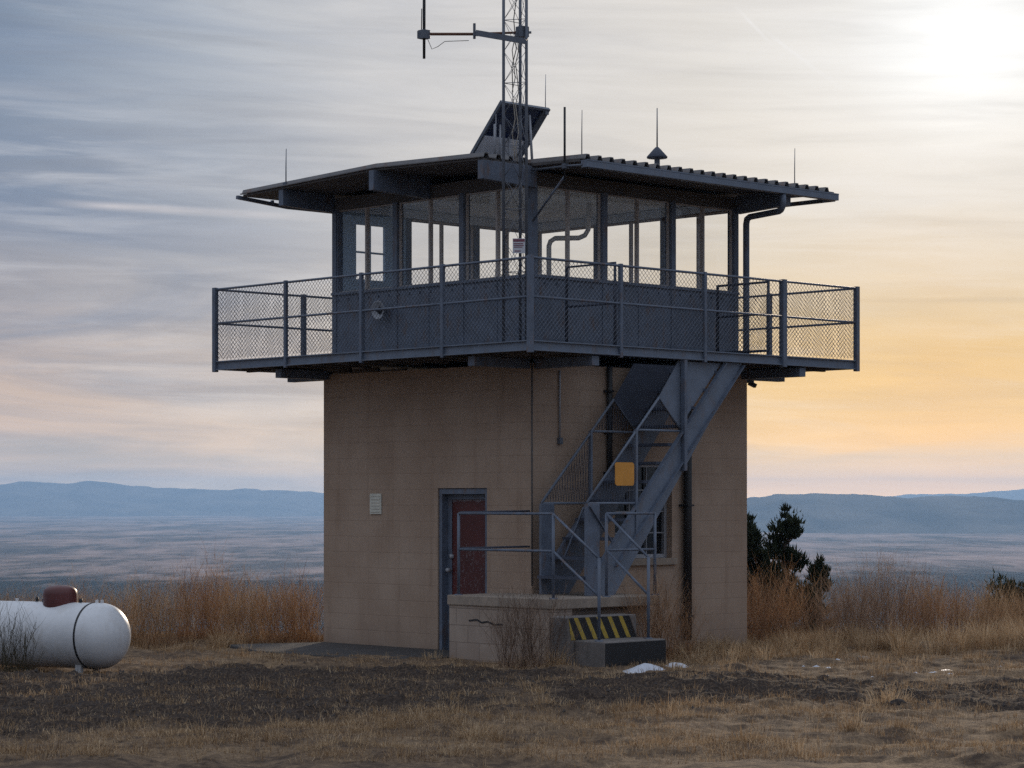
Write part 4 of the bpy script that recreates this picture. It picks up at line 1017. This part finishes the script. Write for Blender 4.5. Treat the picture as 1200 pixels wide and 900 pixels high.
bunch(3.3, 21.35, .16, 200, 6, 'bunch grass clump behind the dark stone at right', rad=.2)

def juniper(name, label, X, Y, hgt, rad, seed, leafn=5200, base_z=None, lean=0):
    rg = np.random.default_rng(seed); z0 = float(ground_z(X, Y)) if base_z is None else base_z
    t_ = thing(name, label, 'tree', (X, Y, z0), 'junipers behind the tower', 'world')
    tr_ = MB(); tr_.tube([(X, Y, z0-.1), (X+.04, Y, z0+hgt*.3), (X+lean*.5, Y+.02, z0+hgt*.65), (X+lean, Y, z0+hgt*.96)], [.09, .07, .04, .01], 8)
    cent = []
    for k_ in range(42):
        q = .02+.96*(k_/42)**1.2; a2 = rg.random()*6.28; ln = rad*(1-q*.78)*rg.uniform(.55, 1.15)*(.65+.6*q if q < .3 else 1)
        p0 = Vector((X+lean*q, Y, z0+hgt*q*.93)); p1 = p0 + Vector((math.cos(a2)*ln, math.sin(a2)*ln, ln*rg.uniform(.3, .9)))
        tr_.tube([p0, p0.lerp(p1, .5)+Vector((0, 0, -.03)), p1], [.02, .013, .005], 5)
        for s_ in (.45, .7, .9, 1.05): cent.append((p0.lerp(p1, s_), .145*rad/.62*rg.uniform(.7, 1.35)))
    for q in (.9, .96, 1.0): cent.append((Vector((X+lean, Y, z0+hgt*q)), .07))
    tr_.build('trunk', 'bark', t_)
    per = leafn//len(cent); Vt, Tn = [], []
    for c_, r_ in cent:
        dirs = rg.normal(0, 1, (per, 3)); dirs /= np.linalg.norm(dirs, axis=1)[:, None]; dirs[:, 2] = np.abs(dirs[:, 2])*.6 + dirs[:, 2]*.4
        p = np.array(c_) + dirs*(rg.random((per, 1))**.5)*r_*[1, 1, 1.25]
        up = dirs*.6 + np.array([0, 0, .9]) + rg.normal(0, .3, (per, 3)); up /= np.linalg.norm(up, axis=1)[:, None]
        sd = np.cross(up, rg.normal(0, 1, (per, 3))); sd /= np.linalg.norm(sd, axis=1)[:, None]
        l_ = rg.uniform(.05, .12, (per, 1)); w_ = l_*.17
        Vt.append(np.stack([p-sd*w_, p+sd*w_, p+up*l_], 1).reshape(-1, 3)); Tn.append(np.repeat(np.clip(rg.random()*.6+rg.random(per)*.4, 0, 1), 3))
    V_ = np.concatenate(Vt)-np.array([X, Y, z0]); F_ = np.arange(len(V_)).reshape(-1, 3)
    o = np_mesh('crown', V_, F_, ['juniper_leaf'], False, None, np.concatenate(Tn)); o.parent = t_
juniper('juniper_tree', 'tall dark juniper behind the grass right of the tower', by(918, 37.5), 37.5, 2.7, .6, 1, 10500, -1.0, .03)
juniper('juniper_tree', 'dark juniper half hidden behind the right wall of the tower', by(886, 38), 38, 2.6, .64, 2, 10500, -1.05, -.1)
juniper('juniper_tree', 'small pointed juniper right of the taller ones', by(958, 36.5), 36.5, 1.35, .3, 3, 6000, -.4, .03)
juniper('juniper_tree', 'low spreading juniper at the right edge of the hilltop', by(1180, 38.5), 38.5, 1.9, .8, 4, 10000, -1.4, .05)

# ------------------------------------------------------------------ SKY, SUN, HAZE
SUN_AZ, SUN_EL = math.atan2(1135-600, F_PX), math.atan2(HZ-45, math.hypot(F_PX, 535))
sun_dir = Vector((math.sin(SUN_AZ)*math.cos(SUN_EL), math.cos(SUN_AZ)*math.cos(SUN_EL), math.sin(SUN_EL)))
world = bpy.data.worlds.new('World'); scene.world = world; world.use_nodes = True
t = NT(world.node_tree); t.n.clear()
out = t.add('ShaderNodeOutputWorld')
sky = t.add('ShaderNodeTexSky', sky_type='NISHITA', sun_disc=False)
sky.sun_elevation = SUN_EL; sky.sun_rotation = SUN_AZ; sky.altitude = 2000; sky.dust_density = 1.6; sky.air_density = 1.0
bg1 = t.add('ShaderNodeBackground'); t.l.new(sky.outputs[0], bg1.inputs[0]); bg1.inputs[1].default_value = .05
# a high veil of cirrus: bright round the sun, blue-grey away from it, drawn out into level streaks
gen = t.add('ShaderNodeTexCoord').outputs['Generated']
nrm = t.add('ShaderNodeVectorMath', operation='NORMALIZE'); t.l.new(gen, nrm.inputs[0]); D_ = nrm.outputs[0]
sep = t.add('ShaderNodeSeparateXYZ'); t.l.new(D_, sep.inputs[0])
az = t.m('ARCTAN2', sep.outputs[0], sep.outputs[1]); el = t.m('ARCSINE', sep.outputs[2])
dt = t.add('ShaderNodeVectorMath', operation='DOT_PRODUCT'); t.l.new(D_, dt.inputs[0]); dt.inputs[1].default_value = sun_dir
ang_s = t.m('ARCCOSINE', t.m('MINIMUM', dt.outputs['Value'], .999999))
cv = t.add('ShaderNodeCombineXYZ'); t.l.new(az, cv.inputs[0]); t.l.new(el, cv.inputs[1])
elt = t.m('ADD', el, t.m('MULTIPLY', az, .03))                 # the streaks lean slightly
cv2 = t.add('ShaderNodeCombineXYZ'); t.l.new(az, cv2.inputs[0]); t.l.new(elt, cv2.inputs[1]); V2 = cv2.outputs[0]
n_big = t.noise(t.mapping(V2, (5, 26, 1), (3.1, .7, 0)), 1.0, 7, .6, .9)
n_band = t.noise(t.mapping(V2, (7, 75, 1), (5.2, 2.3, 0)), 1.0, 6, .55, .7)
n_fib = t.noise(t.mapping(V2, (8, 105, 1), (1.2, 4.4, 0)), 1.0, 9, .62, .5)
n_tilt = t.noise(t.mapping(V2, (5, 26, 1), (9, 2, 0)), 1.0, 5, .55, .8)
glow = t.ramp(t.m('DIVIDE', ang_s, math.pi), [(0, (1.3, 1.29, 1.26)), (.009, (1.06, 1.05, 1.02)), (.0165, (.93, .90, .855)), (.034, (.82, .775, .715)), (.055, (.765, .73, .695)), (.078, (.66, .645, .64)), (.098, (.47, .50, .55)),
              (.125, (.22, .285, .39)), (.16, (.19, .25, .36)), (.25, (.22, .28, .37)), (.5, (.27, .31, .38)), (1, (.29, .315, .37))])
# warm band low over the horizon, golden under the sun and pinkish away from it
azd = t.m('ABSOLUTE', t.m('SUBTRACT', az, SUN_AZ-.01))
warm = t.ramp(t.m('DIVIDE', azd, math.pi), [(0, (.95, .56, .12)), (.024, (.93, .585, .155)), (.05, (.80, .615, .36)), (.085, (.70, .57, .47)), (.13, (.67, .50, .41)), (.3, (.29, .29, .32)), (1, (.28, .3, .34))])
elw = t.m('ADD', el, t.m('ADD', t.m('MULTIPLY', t.m('SUBTRACT', n_big, .5), .035), t.m('MULTIPLY', t.m('SUBTRACT', n_band, .5), .02)))
wfac = t.ramp(t.m('MULTIPLY', elw, 4), [(-.0, .5), (.03, .6), (.10, .92), (.22, .92), (.34, .5), (.48, .14), (.72, 0)])
c = t.mix(wfac, glow, warm)
# openings of clear blue, then dark level bands, then pale fibres
away = t.ramp(t.m('DIVIDE', ang_s, math.pi), [(.02, .0), (.05, .1), (.08, .3), (.115, .85), (.2, .9)])
c = t.mix(t.m('MULTIPLY', t.ramp(n_big, [(.38, 1), (.6, 0)]), away), c, t.mix(.7, c, (.165, .225, .345)))
c = t.mix(t.m('MULTIPLY', t.ramp(n_band, [(.36, 1), (.52, 0)]), t.m('ADD', .22, t.m('MULTIPLY', away, .6))), c, t.mix(.45, c, (.24, .25, .30)))
wisp = t.m('MULTIPLY', t.ramp(n_fib, [(.46, 0), (.64, 1)]), t.ramp(n_tilt, [(.44, 0), (.66, 1)]))
c = t.mix(t.m('MULTIPLY', wisp, .6), c, t.mix(.5, c, (.86, .83, .82)))
c = t.mix(1.0, c, t.ramp(n_fib, [(.3, .92), (.5, 1.0), (.7, 1.06)]), 'MULTIPLY')
# a thin grey-blue bank just above the horizon
bank = t.m('MULTIPLY', t.ramp(t.m('MULTIPLY', elw, 4), [(.03, 0), (.05, .75), (.07, .6), (.10, 0)]), t.ramp(n_tilt, [(.35, 1), (.65, .2)]))
c = t.mix(t.m('MULTIPLY', bank, .45), c, (.46, .47, .49))
# old contrails: a long one at left, a short broken one at upper right
def contrail(e0, slope, a0, ramp_, width, col, amt):
    global c
    d_ = t.m('ABSOLUTE', t.m('SUBTRACT', el, t.m('ADD', e0, t.m('MULTIPLY', t.m('SUBTRACT', az, a0), slope))))
    k_ = t.m('MULTIPLY', t.ramp(t.m('DIVIDE', d_, width), [(0, 1), (1, 0)], 'EASE'), t.m('MULTIPLY', t.ramp(t.m('ADD', az, .5), ramp_), amt))
    c = t.mix(t.m('MULTIPLY', k_, t.ramp(n_fib, [(.3, .4), (.6, 1)])), c, col)
contrail(.1178, -.04, -.15, [(.31, 0), (.335, 1), (.36, 1), (.425, 0)], .0026, (.84, .76, .74), .75)
contrail(.1995, -1.0, .0905, [(.592, 0), (.597, 1), (.603, 1), (.606, 0)], .0016, (.95, .93, .92), .6)
contrail(.1855, -.75, .108, [(.604, 0), (.607, 1), (.612, .9), (.645, 0)], .0016, (.95, .93, .92), .5)
# clearer, brighter blue overhead; the veil thickens and glows close to the horizon
c = t.mix(t.ramp(el, [(.24, 0), (.7, 1)]), c, (.62, .70, .84))
c = t.mix(1.0, c, t.ramp(t.m('MULTIPLY', el, 8), [(.0, (3.1, 2.3, 1.35)), (.06, (2.45, 1.9, 1.22)), (.14, (1.6, 1.4, 1.1)), (.3, (1.18, 1.11, 1.02)), (.6, (1, 1, 1))]), 'MULTIPLY')
bg2 = t.add('ShaderNodeBackground'); t.l.new(c, bg2.inputs[0]); bg2.inputs[1].default_value = 1.0
# below the horizon: dull earth tone
below = t.add('ShaderNodeBackground'); below.inputs[0].default_value = (.10, .10, .11, 1)
mx = t.add('ShaderNodeMixShader'); mx.inputs[0].default_value = .9; t.l.new(bg1.outputs[0], mx.inputs[1]); t.l.new(bg2.outputs[0], mx.inputs[2])
mb_ = t.add('ShaderNodeMixShader'); t.l.new(t.m('GREATER_THAN', el, -.03), mb_.inputs[0]); t.l.new(below.outputs[0], mb_.inputs[1]); t.l.new(mx.outputs[0], mb_.inputs[2])
t.l.new(mb_.outputs[0], out.inputs[0])

sl_ = bpy.data.lights.new('Sun', 'SUN'); sl_.energy = 2.0; sl_.angle = R(4); sl_.color = (1, .82, .62)
so_ = bpy.data.objects.new('Sun', sl_); COL.objects.link(so_); so_.rotation_euler = (-sun_dir).to_track_quat('-Z', 'Y').to_euler()

hm = bpy.data.materials.new('haze'); hm.use_nodes = True; ht = NT(hm.node_tree); ht.n.clear()
ho = ht.add('ShaderNodeOutputMaterial'); pv_ = ht.add('ShaderNodeVolumePrincipled')
pv_.inputs['Color'].default_value = (.37, .61, 1.0, 1); pv_.inputs['Density'].default_value = 8.5e-5; pv_.inputs['Anisotropy'].default_value = 0.4
ht.l.new(pv_.outputs[0], ho.inputs['Volume'])
MATS['haze'] = hm
zlow = min(float(GZ.min()), -140)
hz = MB().box((-17200, -17200, zlow-1), (17200, 17200, 150.0)).build('haze', 'haze', None)
tag(hz, 'thin blue air filling the valley', kind='stuff')

# ------------------------------------------------------------------ CAMERA
cam = bpy.data.cameras.new('Camera'); co = bpy.data.objects.new('Camera', cam); COL.objects.link(co); scene.camera = co
co.location = (0, 0, EYE); co.rotation_euler = (R(90), 0, 0)
cam.sensor_width = 36; cam.lens = 36*F_PX/1200; cam.shift_y = (HZ-450)/1200; cam.clip_start = .1; cam.clip_end = 90000
vs = scene.view_settings; vs.view_transform = 'Standard'; vs.look = 'None'; vs.exposure = 0; vs.gamma = 1; vs.use_curve_mapping = False
cy = scene.cycles; cy.use_denoising = False; cy.use_adaptive_sampling = False; cy.sample_clamp_indirect = 2.0; cy.sample_clamp_direct = 6.0; cy.blur_glossy = 1.0; cy.volume_bounces = 0; cy.max_bounces = 12; cy.diffuse_bounces = 6; cy.glossy_bounces = 3; cy.transparent_max_bounces = 24
